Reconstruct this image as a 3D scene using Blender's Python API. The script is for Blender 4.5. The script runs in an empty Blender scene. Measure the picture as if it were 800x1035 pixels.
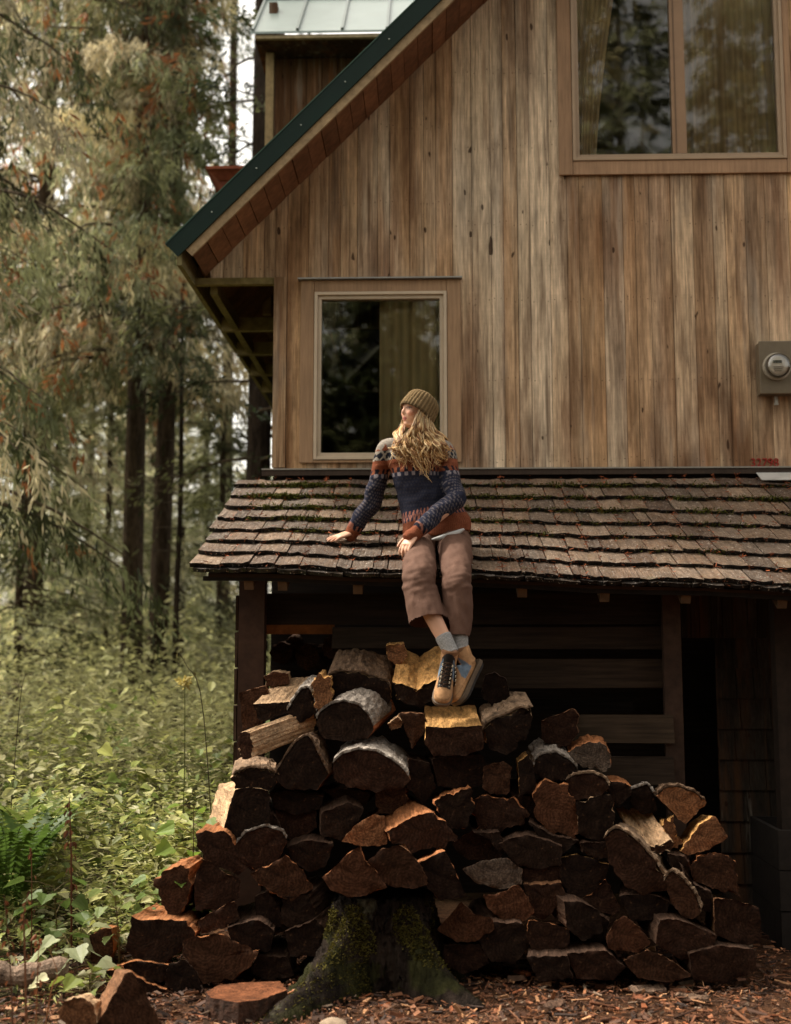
import bpy, bmesh, math, random
import numpy as np
from mathutils import Vector, Matrix, noise as mnoise

random.seed(7)
RNG = np.random.default_rng(11)
D = bpy.data
SC = bpy.context.scene
COL = SC.collection
F = 1180.0
TILT = math.atan(137.5 / F)
YAW = math.atan(35.0 / F)
CAMZ = 1.6
RM = Matrix.Rotation(YAW, 3, 'Z') @ Matrix.Rotation(math.pi / 2 + TILT, 3, 'X')


def at(px, py, Y):
    """world point at depth Y seen in the photo (800x1035) at px, py"""
    d = RM @ Vector(((px - 400) / F, (517.5 - py) / F, -1))
    k = Y / d.y
    return Vector((d.x * k, Y, CAMZ + d.z * k))


def lin(r, g, b):
    return tuple(((c / 255) / 12.92 if c / 255 <= .04045 else ((c / 255 + .055) / 1.055) ** 2.4) for c in (r, g, b))


# ------------------------------------------------------------------ objects
def tag(o, label=None, cat=None, group=None, kind=None):
    if label: o['label'] = label
    if cat: o['category'] = cat
    if group: o['group'] = group
    if kind: o['kind'] = kind
    return o


def empty(name, loc=(0, 0, 0)):
    o = D.objects.new(name, None)
    o.empty_display_size = .1
    COL.objects.link(o)
    o.location = loc
    return o


def link(name, me, parent=None, loc=None):
    o = D.objects.new(name, me)
    COL.objects.link(o)
    if loc is not None: o.location = loc
    if parent:
        o.parent = parent
        if loc is None:
            o.location = (-parent.location.x, -parent.location.y, -parent.location.z) if parent.parent is None else (0, 0, 0)
    return o


def mesh_np(name, V, Fc, col=None, mats=(), mi=None, smooth=False, attrs=None):
    """V (n,3); Fc = int array (m,k) or list of arrays/lists"""
    V = np.asarray(V, dtype=np.float32).reshape(-1, 3)
    me = D.meshes.new(name)
    if isinstance(Fc, np.ndarray):
        m, k = Fc.shape
        tot = np.full(m, k, dtype=np.int32)
        idx = Fc.astype(np.int32).ravel()
    else:
        tot = np.array([len(f) for f in Fc], dtype=np.int32)
        idx = np.array([i for f in Fc for i in f], dtype=np.int32)
        m = len(tot)
    me.vertices.add(len(V)); me.vertices.foreach_set('co', V.ravel())
    me.loops.add(len(idx)); me.loops.foreach_set('vertex_index', idx)
    me.polygons.add(m)
    st = np.zeros(m, dtype=np.int32); st[1:] = np.cumsum(tot)[:-1]
    me.polygons.foreach_set('loop_start', st)
    me.polygons.foreach_set('loop_total', tot)
    if mi is not None: me.polygons.foreach_set('material_index', np.asarray(mi, dtype=np.int32))
    me.polygons.foreach_set('use_smooth', np.full(m, smooth, dtype=bool))
    me.update(calc_edges=True)
    if col is not None:
        setcol(me, col)
    if attrs:
        for an, av in attrs.items():
            a = me.attributes.new(an, 'FLOAT', 'POINT'); a.data.foreach_set('value', np.asarray(av, dtype=np.float32))
    for mt in mats: me.materials.append(mt)
    return me


def setcol(me, col):
    n = len(me.vertices)
    col = np.asarray(col, dtype=np.float32)
    if col.ndim == 1: col = np.tile(col[:3], (n, 1))
    c4 = np.ones((n, 4), dtype=np.float32); c4[:, :3] = col[:, :3]
    a = me.color_attributes.get('Col') or me.color_attributes.new('Col', 'FLOAT_COLOR', 'POINT')
    a.data.foreach_set('color', c4.ravel())


class MB:
    """collects shapes into one mesh, a colour per shape"""
    def __init__(s): s.V = []; s.F = []; s.C = []
    def add(s, V, Fc, c=(.5, .5, .5)):
        o = len(s.V)
        s.V += [tuple(v) for v in V]
        s.F += [tuple(i + o for i in f) for f in Fc]
        if len(c) == len(V) and len(c) > 4 or (len(c) > 0 and not np.isscalar(c[0])): s.C += [tuple(x) for x in c]
        else: s.C += [tuple(c)] * len(V)
    def hexa(s, p, c=(.5, .5, .5)):
        """8 points: bottom quad 0-3, top quad 4-7"""
        s.add(p, [(3, 2, 1, 0), (4, 5, 6, 7), (0, 1, 5, 4), (1, 2, 6, 5), (2, 3, 7, 6), (3, 0, 4, 7)], c)
    def box(s, x0, x1, y0, y1, z0, z1, c=(.5, .5, .5), j=0):
        p = [(x0, y0, z0), (x1, y0, z0), (x1, y1, z0), (x0, y1, z0), (x0, y0, z1), (x1, y0, z1), (x1, y1, z1), (x0, y1, z1)]
        if j: p = [tuple(q + random.uniform(-j, j) for q in v) for v in p]
        s.hexa(p, c)
    def bar(s, a, b, w, h, c=(.5, .5, .5), side=None):
        a = Vector(a); b = Vector(b); d = (b - a).normalized()
        sd = Vector(side) if side else (d.cross(Vector((0, 0, 1))) if abs(d.z) < .95 else Vector((1, 0, 0)))
        sd = (sd - d * sd.dot(d)).normalized(); up = sd.cross(d)
        q = []
        for e in (a, b):
            q += [e - sd * w / 2 - up * h / 2, e + sd * w / 2 - up * h / 2, e + sd * w / 2 + up * h / 2, e - sd * w / 2 + up * h / 2]
        s.hexa(q, c)
    def tube(s, pts, rad, n=10, c=(.5, .5, .5), side=None, cap=True):
        """pts list of points, rad list of r or (a,b)"""
        V, Fc = tube_vf(pts, rad, n, side, cap)
        s.add(V, Fc, c)
    def lathe(s, o, ax, prof, n=24, c=(.5, .5, .5)):
        o = Vector(o); ax = Vector(ax).normalized()
        s.tube([o + ax * h for h, r in prof], [r for h, r in prof], n, c)
    def mesh(s, name, m, smooth=False):
        return mesh_np(name, np.array(s.V), s.F, np.array(s.C), [m], smooth=smooth)
    def obj(s, name, m, parent=None, smooth=False, bevel=0, loc=None):
        me = s.mesh(name, m, smooth)
        if loc is not None:
            me.transform(Matrix.Translation(-Vector(loc)))
        o = link(name, me, parent, loc)
        if bevel:
            b = o.modifiers.new('bevel', 'BEVEL'); b.width = bevel; b.segments = 2; b.limit_method = 'ANGLE'
        return o


def tube_vf(pts, rad, n=10, side=None, cap=True):
    pts = [Vector(p) for p in pts]
    V = []; Fc = []
    sd = Vector(side) if side else None
    for i, p in enumerate(pts):
        d = (pts[min(i + 1, len(pts) - 1)] - pts[max(i - 1, 0)])
        if d.length < 1e-9: d = Vector((0, 0, 1))
        d.normalize()
        if sd is None:
            sd = d.orthogonal()
        s_ = (sd - d * sd.dot(d))
        if s_.length < 1e-6: s_ = d.orthogonal()
        s_.normalize()
        if side is None: sd = s_
        u = d.cross(s_)
        r = rad[i] if isinstance(rad, (list, tuple)) else rad
        a, b = r if isinstance(r, (list, tuple)) else (r, r)
        for k in range(n):
            t = 2 * math.pi * k / n
            V.append(p + s_ * a * math.cos(t) + u * b * math.sin(t))
    for i in range(len(pts) - 1):
        for k in range(n):
            k2 = (k + 1) % n
            Fc.append((i * n + k, i * n + k2, (i + 1) * n + k2, (i + 1) * n + k))
    if cap:
        Fc.append(tuple(range(n - 1, -1, -1)))
        Fc.append(tuple((len(pts) - 1) * n + k for k in range(n)))
    return V, Fc


def spline(pts, m):
    """Catmull-Rom through rows of pts (any dimension), m samples"""
    P = np.asarray(pts, dtype=float)
    n = len(P)
    out = []
    for t in np.linspace(0, n - 1, m):
        i = min(int(t), n - 2); f = t - i
        p0 = P[max(i - 1, 0)]; p1 = P[i]; p2 = P[i + 1]; p3 = P[min(i + 2, n - 1)]
        out.append(.5 * (2 * p1 + (p2 - p0) * f + (2 * p0 - 5 * p1 + 4 * p2 - p3) * f * f + (3 * p1 - p0 - 3 * p2 + p3) * f ** 3))
    return np.array(out)


# ------------------------------------------------------------------ materials
def vmat(name, rough=.75, noise=None, layers=(), bump=None, spec=.3, trans=0, coat=0, rough_noise=None, tint=None, metal=0):
    """base colour = vertex colour 'Col' x procedural noise, then layers of noise-masked colour"""
    m = D.materials.new(name); m.use_nodes = True
    N = m.node_tree.nodes; L = m.node_tree.links
    bs = N['Principled BSDF']
    tc = N.new('ShaderNodeTexCoord')
    def mapped(sc):
        mp = N.new('ShaderNodeMapping'); L.new(tc.outputs['Object'], mp.inputs['Vector'])
        mp.inputs['Scale'].default_value = sc if isinstance(sc, (tuple, list)) else (sc, sc, sc)
        return mp.outputs['Vector']
    def ntex(sc, detail=4, rg=.6, dist=0):
        t = N.new('ShaderNodeTexNoise'); L.new(mapped(sc), t.inputs['Vector'])
        t.inputs['Scale'].default_value = 1; t.inputs['Detail'].default_value = detail
        t.inputs['Roughness'].default_value = rg; t.inputs['Distortion'].default_value = dist
        return t.outputs['Fac']
    at_ = N.new('ShaderNodeAttribute'); at_.attribute_name = 'Col'
    c = at_.outputs['Color']
    def rng(v, a, b, lo, hi):
        r = N.new('ShaderNodeMapRange'); L.new(v, r.inputs['Value'])
        r.inputs['From Min'].default_value = a; r.inputs['From Max'].default_value = b
        r.inputs['To Min'].default_value = lo; r.inputs['To Max'].default_value = hi
        return r.outputs['Result']
    for nz in (noise if isinstance(noise, list) else [noise] if noise else []):
        sc, amt = nz[0], nz[1]
        f = rng(ntex(sc, *(nz[2:])), .28, .72, 1 - amt, 1 + amt)
        mx = N.new('ShaderNodeMix'); mx.data_type = 'RGBA'; mx.blend_type = 'MULTIPLY'; mx.inputs['Factor'].default_value = 1
        L.new(c, mx.inputs['A']); L.new(f, mx.inputs['B']); c = mx.outputs['Result']
    for ly in layers:
        cl, sc, lo, hi, mxv = ly[:5]
        f = rng(ntex(sc, *(ly[5:])), lo, hi, 0, mxv)
        mx = N.new('ShaderNodeMix'); mx.data_type = 'RGBA'
        L.new(f, mx.inputs['Factor']); L.new(c, mx.inputs['A']); mx.inputs['B'].default_value = (*cl, 1); c = mx.outputs['Result']
    L.new(c, bs.inputs['Base Color'])
    bs.inputs['Roughness'].default_value = rough
    bs.inputs['Metallic'].default_value = metal
    bs.inputs['Specular IOR Level'].default_value = spec
    if rough_noise:
        L.new(rng(ntex(rough_noise[0]), .35, .65, rough_noise[1], rough_noise[2]), bs.inputs['Roughness'])
    if bump:
        prev = None
        for (sc, st, ds) in (bump if isinstance(bump, list) else [bump]):
            b = N.new('ShaderNodeBump'); b.inputs['Strength'].default_value = st; b.inputs['Distance'].default_value = ds
            L.new(ntex(sc, 5, .6), b.inputs['Height'])
            if prev: L.new(prev, b.inputs['Normal'])
            prev = b.outputs['Normal']
        L.new(prev, bs.inputs['Normal'])
    if trans:
        out = N['Material Output']
        tr = N.new('ShaderNodeBsdfTranslucent'); L.new(c, tr.inputs['Color'])
        ms = N.new('ShaderNodeMixShader'); ms.inputs['Fac'].default_value = trans
        L.new(bs.outputs[0], ms.inputs[1]); L.new(tr.outputs[0], ms.inputs[2]); L.new(ms.outputs[0], out.inputs['Surface'])
    return m


def glass(name, tint=(.9, .93, .9), refl=.14):
    m = D.materials.new(name); m.use_nodes = True
    N = m.node_tree.nodes; L = m.node_tree.links
    N.remove(N['Principled BSDF'])
    fr = N.new('ShaderNodeFresnel'); fr.inputs['IOR'].default_value = 1.5
    ad = N.new('ShaderNodeMath'); ad.operation = 'ADD'; ad.use_clamp = True; ad.inputs[1].default_value = refl
    L.new(fr.outputs[0], ad.inputs[0])
    tr = N.new('ShaderNodeBsdfTransparent'); tr.inputs['Color'].default_value = (*tint, 1)
    gl = N.new('ShaderNodeBsdfGlossy'); gl.inputs['Roughness'].default_value = .012
    tx = N.new('ShaderNodeTexNoise'); tx.inputs['Scale'].default_value = 2.2
    bp = N.new('ShaderNodeBump'); bp.inputs['Strength'].default_value = .02; bp.inputs['Distance'].default_value = .02
    L.new(tx.outputs['Fac'], bp.inputs['Height']); L.new(bp.outputs[0], gl.inputs['Normal'])
    ms = N.new('ShaderNodeMixShader')
    L.new(ad.outputs[0], ms.inputs[0]); L.new(tr.outputs[0], ms.inputs[1]); L.new(gl.outputs[0], ms.inputs[2])
    L.new(ms.outputs[0], N['Material Output'].inputs['Surface'])
    return m


def endgrain(name):
    m = vmat(name, .92, noise=[((28, 28, 28), .5), ((120, 120, 120), .4), ((9, 9, 9), .45, 5)], bump=[((90, 90, 90), .5, .004), ((22, 22, 22), .4, .008)], spec=.07,
             layers=[((.012, .007, .005), 16, .55, .72, .75), ((.20, .10, .05), 34, .64, .74, .35)])
    N = m.node_tree.nodes; L = m.node_tree.links
    bs = N['Principled BSDF']
    src = bs.inputs['Base Color'].links[0].from_socket
    a = N.new('ShaderNodeAttribute'); a.attribute_name = 'ringd'
    nz = N.new('ShaderNodeTexNoise'); nz.inputs['Scale'].default_value = 9; nz.inputs['Detail'].default_value = 3
    mu = N.new('ShaderNodeMath'); mu.operation = 'MULTIPLY_ADD'; mu.inputs[1].default_value = 20; L.new(nz.outputs['Fac'], mu.inputs[0])
    sc = N.new('ShaderNodeMath'); sc.operation = 'MULTIPLY'; sc.inputs[1].default_value = 380; L.new(a.outputs['Fac'], sc.inputs[0])
    L.new(sc.outputs[0], mu.inputs[2])
    sn = N.new('ShaderNodeMath'); sn.operation = 'SINE'; L.new(mu.outputs[0], sn.inputs[0])
    mr = N.new('ShaderNodeMapRange'); L.new(sn.outputs[0], mr.inputs['Value'])
    mr.inputs['From Min'].default_value = -1; mr.inputs['To Min'].default_value = .72; mr.inputs['To Max'].default_value = 1.2
    mx = N.new('ShaderNodeMix'); mx.data_type = 'RGBA'; mx.blend_type = 'MULTIPLY'; mx.inputs['Factor'].default_value = 1
    L.new(src, mx.inputs['A']); L.new(mr.outputs[0], mx.inputs['B']); L.new(mx.outputs['Result'], bs.inputs['Base Color'])
    return m


MAT = dict(
    siding=vmat('weathered_siding', .85, noise=[((60, 60, 1.8), .36, 7), ((190, 190, 8), .28), ((26, 26, 5), .26, 6), ((12, 12, .6), .18), ((3.2, 3, 1.2), .2), ((5, 5, 130), .05)], bump=[((150, 150, 3), .8, .004), ((40, 40, 10), .35, .004), ((8, 8, 150), .1, .002)], spec=.12,
                layers=[(lin(132, 84, 48), (9, 6, .5), .53, .72, .55), (lin(78, 54, 36), (30, 20, .9), .54, .70, .65), (lin(186, 172, 154), (13, 8, .8), .56, .76, .5), (lin(92, 60, 37), (5.5, 4, .7), .52, .66, .62, 8), (lin(70, 44, 27), (9, 6, 1.6), .585, .70, .6, 9),
                        (lin(50, 30, 18), (17, 17, 7), .745, .765, .85, 1), (lin(48, 32, 22), (80, 24, .7), .62, .71, .6), (lin(110, 104, 96), (5, 5, 1.6), .58, .74, .35)]),
    trimwood=vmat('trim_wood', .7, noise=[((60, 60, 4), .2), ((5, 5, 3), .15)], bump=((90, 90, 6), .3, .003), spec=.25),
    darkwood=vmat('old_dark_wood', .85, noise=[((3, 60, 60), .4), ((2, 9, 9), .3)], bump=((4, 70, 70), .4, .005), spec=.15),
    plainwood=vmat('rough_wood', .8, noise=[((20, 20, 20), .3), ((4, 4, 4), .2)], bump=((40, 40, 40), .3, .004), spec=.2),
    frame=vmat('window_frame_paint', .45, noise=((8, 8, 8), .08), spec=.4),
    greenmetal=vmat('green_roof_metal', .5, noise=((4, 4, 4), .18), spec=.2),
    palemetal=vmat('pale_roof_metal', .3, noise=((3, 3, 3), .12), spec=.6, layers=[(lin(150, 160, 150), (3, 12, 1), .55, .8, .5)]),
    metal=vmat('grey_metal', .42, noise=((12, 12, 12), .15), spec=.5, metal=.3),
    shake=vmat('cedar_shake', .6, noise=[((95, 4, 8), .4), ((9, 9, 9), .3), ((240, 20, 20), .25)], bump=[((110, 4, 8), .9, .008), ((40, 40, 40), .4, .003)], spec=.45, rough_noise=((40, 25, 25), .32, .85),
               layers=[(lin(205, 192, 178), (75, 75, 75), .645, .69, .8, 2), (lin(70, 76, 30), (7, 7, 7), .62, .74, .35)]),  # pale specks painted in as sun glints on the shakes
    leaf=vmat('leaf', .5, noise=((9, 9, 9), .25), spec=.28, trans=.42),
    needle=vmat('needles', .6, noise=((2.5, 2.5, 2.5), .3), spec=.25, trans=.5),
    trunk=vmat('tree_bark', .9, noise=[((14, 14, 3), .5), ((40, 40, 12), .45)], bump=[((18, 18, 4), 1, .05), ((50, 50, 15), .8, .02)], spec=.1,
               layers=[(lin(120, 118, 95), (5, 5, 3), .6, .72, .5)]),
    split=vmat('split_wood', .7, noise=[((70, 5, 70), .45), ((160, 9, 160), .3), ((9, 5, 9), .4)], bump=[((80, 5, 80), .9, .010), ((200, 20, 200), .5, .003)], spec=.1,
               layers=[((.03, .015, .009), (14, 7, 14), .6, .72, .7), ((.30, .17, .09), (60, 6, 60), .64, .74, .5)]),
    end=endgrain('end_grain'),
    bark=vmat('log_bark', .85, noise=[((40, 14, 40), .45), ((110, 60, 110), .35), ((7, 7, 7), .25)], bump=[((45, 14, 45), 1, .02), ((140, 60, 140), .6, .004)], spec=.2,
              layers=[((.03, .02, .014), (50, 12, 50), .58, .68, .8)]),
    soil=vmat('forest_soil', .95, noise=[((3, 3, 3), .4), ((25, 25, 25), .5), ((90, 90, 90), .4)], bump=[((30, 30, 30), 1, .03), ((110, 110, 110), .8, .01)], spec=.1),
    chip=vmat('chip_wood', .7, noise=((40, 40, 40), .35), bump=((80, 80, 80), .4, .003), spec=.25),
    moss=vmat('moss_green', .9, noise=((30, 30, 30), .5), spec=.1, trans=.15),
    stone=vmat('stone_grey', .8, noise=[((12, 12, 12), .25), ((60, 60, 60), .2)], bump=((30, 30, 30), .4, .01)),
    curtain=vmat('curtain_cloth', .9, noise=((20, 20, 3), .1), spec=.1, trans=.2),
    skin=vmat('skin', .5, noise=((30, 30, 30), .05), spec=.35),
    knit=vmat('wool_knit', .95, noise=[((160, 160, 160), .3)], bump=[((210, 210, 150), .9, .004), ((24, 24, 24), .5, .008)], spec=.1),
    cotton=vmat('cotton_twill', .85, noise=[((14, 14, 8), .14), ((300, 300, 300), .12)], bump=[((18, 18, 9), .55, .012), ((260, 260, 260), .2, .001)], spec=.15),
    hair=vmat('hair_strands', .45, noise=((60, 60, 20), .25), spec=.4),
    leather=vmat('nubuck_leather', .75, noise=[((60, 60, 60), .25), ((14, 14, 14), .3)], bump=((60, 60, 60), .2, .002), spec=.25),
    rubber=vmat('rubber', .7, noise=((50, 50, 50), .2), spec=.3),
    paint=vmat('sign_paint', .6, noise=((40, 40, 40), .1), spec=.3),
    glass=glass('window_glass', (.95, .935, .89), .012),
    lens=glass('meter_glass', (.9, .9, .9), .1),
)
# ================================================================== CABIN
YW = 7.93          # front wall plane
YR = 7.44          # rake (front edge of the roof)
cabin = empty('cabin', (0.8, YW, 0))
tag(cabin, 'weathered board-sided cabin with green metal roof edge and tan-framed windows', 'cabin')

def rect(px0, py0, px1, py1, Y):
    a = at(px0, py1, Y); b = at(px1, py0, Y); c = at(px0, py0, Y); d = at(px1, py1, Y)
    return ((a.x + c.x) / 2, (b.x + d.x) / 2, (a.z + d.z) / 2, (b.z + c.z) / 2)   # x0 x1 z0 z1

R0 = at(171, 246, YR); R1 = at(440, -16, YR)
rd = Vector((R1.x - R0.x, 0, R1.z - R0.z)).normalized()      # up the rake
rn = Vector((-rd.z, 0, rd.x))                                # out of the roof
RIDX = 2.35
rlen = (RIDX - R0.x) / rd.x
RID = R0 + rd * rlen
YB = 14.6
def rake_z(x, off=0.0):
    """height of the line `off` below the roof top at x, measured square to the slope"""
    p = R0 - rn * off
    if x > RIDX: x = 2 * RIDX - x
    return p.z + (x - p.x) * rd.z / rd.x

XL = at(277, 400, YW).x; XR = 2 * RIDX - XL
ZB = at(400, 474, YW).z
ZJ = at(240, 281, YW).z
# --- siding
winA = rect(304, 284, 466, 468, YW); winB = rect(563, -70, 797, 177, YW)
MB_ = MB()
holes = [(winA[0] + .05, winA[1] - .05, winA[2] + .05, winA[3] - .05), (winB[0] + .05, winB[1] - .05, winB[2] + .05, winB[3] - .05)]
edges = sorted({h[0] for h in holes} | {h[1] for h in holes} | {XL})
xs = [R0.x + .06]
while xs[-1] < XR:
    w = random.choice([.085, .10, .12, .135, .14, .15, .165])
    nx = xs[-1] + w
    for e in edges:
        if xs[-1] < e - 1e-6 and nx > e - .045: nx = e
    xs.append(nx)
pal = [lin(168, 144, 116), lin(160, 134, 106), lin(174, 152, 126), lin(150, 124, 96), lin(164, 134, 102), lin(160, 142, 120), lin(148, 120, 92), lin(172, 154, 132), lin(162, 136, 108)]
lastc = None
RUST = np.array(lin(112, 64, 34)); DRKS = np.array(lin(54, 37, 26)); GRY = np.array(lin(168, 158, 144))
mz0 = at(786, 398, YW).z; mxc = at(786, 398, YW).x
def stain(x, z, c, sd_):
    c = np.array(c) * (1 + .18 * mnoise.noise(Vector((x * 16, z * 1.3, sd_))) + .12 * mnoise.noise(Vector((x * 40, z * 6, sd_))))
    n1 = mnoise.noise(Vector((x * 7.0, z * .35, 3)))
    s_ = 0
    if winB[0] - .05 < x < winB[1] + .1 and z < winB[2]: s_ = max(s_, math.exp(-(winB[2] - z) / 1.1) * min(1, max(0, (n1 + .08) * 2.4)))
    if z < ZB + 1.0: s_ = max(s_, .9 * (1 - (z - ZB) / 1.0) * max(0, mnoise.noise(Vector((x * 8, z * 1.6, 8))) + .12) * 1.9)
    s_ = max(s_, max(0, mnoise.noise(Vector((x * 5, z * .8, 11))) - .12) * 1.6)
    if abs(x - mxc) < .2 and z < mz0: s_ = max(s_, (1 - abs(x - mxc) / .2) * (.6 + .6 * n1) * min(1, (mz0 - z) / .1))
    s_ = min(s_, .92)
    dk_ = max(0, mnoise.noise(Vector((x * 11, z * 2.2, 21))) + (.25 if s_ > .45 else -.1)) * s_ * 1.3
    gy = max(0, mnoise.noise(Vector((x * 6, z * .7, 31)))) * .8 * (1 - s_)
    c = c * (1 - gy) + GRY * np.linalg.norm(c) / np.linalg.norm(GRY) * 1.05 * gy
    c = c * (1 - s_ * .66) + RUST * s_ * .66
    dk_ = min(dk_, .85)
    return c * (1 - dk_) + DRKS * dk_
for i in range(len(xs) - 1):
    x0, x1 = xs[i], xs[i + 1]
    xm = (x0 + x1) / 2
    zb = ZB if xm > XL else ZJ
    spans = [[zb, None]]
    for h in holes:
        if h[0] - 1e-4 < xm < h[1] + 1e-4:
            sp = spans.pop(); spans += [[sp[0], h[2]], [h[3], None]]
    c = random.choice([p for p in pal if p != lastc]); lastc = c
    below = winB[0] < xm < winB[1] + .2
    for z0, z1 in spans:
        cc = np.array(c) * random.uniform(1.26, 1.5) * np.array([1.01, 1.0, .97])
        if below and z1 is not None: cc = cc * random.choice([.8, .9, 1.0, 1.08]) * np.array([1.0, .98, .97])
        yo = random.uniform(0, .008)
        g = .0016
        za = (rake_z(x0 + g, .152) if z1 is None else z1); zc = (rake_z(x1 - g, .152) if z1 is None else z1)
        if z1 is None and x0 < RIDX < x1: za = zc = min(za, zc)
        if min(za, zc) <= z0 + .01: continue
        y0, y1 = YW - .004 - yo, YW + .02
        nz = max(2, int((max(za, zc) - z0) / .055)); nxb = 3
        V = []; Cv = []
        bs_ = random.uniform(0, 50)
        for k in range(nz + 1):
            t = k / nz
            for i_ in range(nxb + 1):
                u = i_ / nxb
                x = x0 + g + (x1 - x0 - 2 * g) * u; z = z0 + ((za + (zc - za) * u) - z0) * t
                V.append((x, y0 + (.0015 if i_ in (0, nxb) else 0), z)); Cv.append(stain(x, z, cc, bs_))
        wn = nxb + 1
        Fb = [(k * wn + i_, k * wn + i_ + 1, (k + 1) * wn + i_ + 1, (k + 1) * wn + i_) for k in range(nz) for i_ in range(nxb)]
        nb_ = len(V)
        for k in (0, nz):
            for i_ in (0, nxb):
                q = V[k * wn + i_]; V.append((q[0], y1, q[2])); Cv.append(np.array(cc) * .3)
        Fb += [(0, nb_, nb_ + 1, nxb), (nz * wn, nz * wn + nxb, nb_ + 3, nb_ + 2), (0, nz * wn, nb_ + 2, nb_), (nxb, nb_ + 1, nb_ + 3, nz * wn + nxb)]
        MB_.add(V, Fb, Cv)
        for zn in np.arange(z0 + .06, min(za, zc) - .04, .56):
            for xn in (x0 + .022, x1 - .022):
                xn += random.uniform(-.004, .004); zk = zn + random.uniform(-.02, .02); MB_.box(xn - .0028, xn + .0028, y0 - .0008, y0 + .004, zk - .0028, zk + .0028, lin(44, 32, 26))
MB_.obj('siding', MAT['siding'], cabin)
# dark sheathing behind the boards, side and back walls (four pieces round the openings)
s = MB(); dk = lin(60, 45, 34)
def sheath(x0, x1, z0, z1): s.box(x0, x1, YW + .024, YW + .06, z0, z1, dk)
XC = XL + .02
sheath(XC, holes[0][0], ZB, ZJ + 1.0); sheath(holes[0][0], holes[0][1], ZB, holes[0][2]); sheath(holes[0][0], holes[0][1], holes[0][3], ZJ + 1.0)
sheath(holes[0][1], holes[1][0], ZB, 5.6); sheath(holes[1][0], holes[1][1], ZB, holes[1][2]); sheath(holes[1][0], holes[1][1], holes[1][3], 7.3); sheath(holes[1][1], XR, ZB, 5.2)
s.box(XL, XL + .05, YW + .07, YB - .4, 0, ZJ + .6, dk); s.box(XR - .05, XR, YW + .07, YB - .4, 0, ZJ + .3, dk); s.box(XL, XR, YB - .395, YB - .35, 0, ZJ + .2, dk); zr_ = rake_z(RIDX, .05); zl_ = rake_z(XL + .06, .05); s.add([(XL, YB - .37, ZJ + .199), (XR, YB - .37, ZJ + .199), (XR, YB - .37, zl_ - .05), (RIDX, YB - .37, zr_), (XL, YB - .37, zl_ - .05)], [(0, 1, 2, 3, 4)], dk)
s.box(XL + .06, XR - .06, YW + .07, YB - .5, 2.55, 2.6, dk)
s.obj('side_wall', MAT['darkwood'], cabin)
# corner board and foot of the wall
t = MB()
t.box(XL - .004, XL + .085, YW - .034, YW - .016, ZB + .01, ZJ - .005, lin(150, 124, 96))
t.obj('corner_board', MAT['siding'], cabin)
t = MB()
t.box(XL - .07, XR + .05, YW - .055, YW - .016, ZB - .05, ZB - .012, lin(58, 46, 37))
t.obj('water_table', MAT['trimwood'], cabin)
t = MB()
t.box(XL - .07, XR, YW - .062, YW - .016, ZB - .0115, ZB - .002, lin(150, 145, 136))
t.obj('flashing', MAT['metal'], cabin)
# lintel under the overhanging gable boards
t = MB()
t.box(R0.x + .08, XL - .006, YW - .02, YW + .03, ZJ - .05, ZJ - .004, lin(120, 108, 70))
t.obj('overhang_beam', MAT['plainwood'], cabin)

# --- roof
def slope_box(mb, s0, s1, n0, n1, y0, y1, c, mirror=False):
    q = []
    for y in (y0, y1):
        for (s_, n_) in ((s0, n0), (s1, n0), (s1, n1), (s0, n1)):
            p = R0 + rd * s_ + rn * n_
            x = 2 * RIDX - p.x if mirror else p.x
            q.append((x, y, p.z))
    mb.hexa(q, c)
g = lin(12, 38, 30)
DS0, DS1 = None, None
r = MB()
slope_box(r, 0, rlen, -.022, -.004, YR + .03, YB, g); slope_box(r, 0, rlen, -.022, -.004, YR + .03, YB, g, True)
for k in range(24):
    yy = YR + .25 + k * .29
    slope_box(r, 0, rlen, -.003, .022, yy, yy + .022, g)
roof = r.obj('roof', MAT['greenmetal'], cabin)
e = MB()
for mi in (False, True):
    slope_box(e, -.02, rlen + (0 if mi else .001), -.105, .012, YR, YR + .012, lin(9, 32, 25), mi)
    slope_box(e, -.02, rlen, .013, .02, YR - .004, YR + .06, lin(60, 84, 72), mi)
tr = e.obj('rake_trim', MAT['greenmetal'], cabin)
e = MB()
for k in range(9):
    p = R0 + rd * (.35 + k * .42) - rn * .05
    e = MB(); e.lathe((p.x, YR - .0005, p.z), (0, -1, 0), [(0, .006), (.004, .005), (.006, .001)], 8, lin(150, 160, 150)); e.obj('screw', MAT['metal'], tr)
e = MB()
for mi in (False, True):
    slope_box(e, .05, rlen, -.163, -.106, YR + .014, YR + .036, lin(150, 128, 98), mi)
e.obj('fascia_board', MAT['plainwood'], cabin)
# soffit boards under the rake
e = MB(); k = 0.06
while k < rlen - .1:
    w = random.uniform(.125, .145)
    c = np.array(lin(116, 80, 56)) * random.uniform(.75, 1.15)
    slope_box(e, k, k + w - .006, -.160 + random.uniform(-.003, .003), -.145, YR + .037, YW - .016, c); k += w
e.obj('rake_soffit', MAT['plainwood'], cabin)
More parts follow.
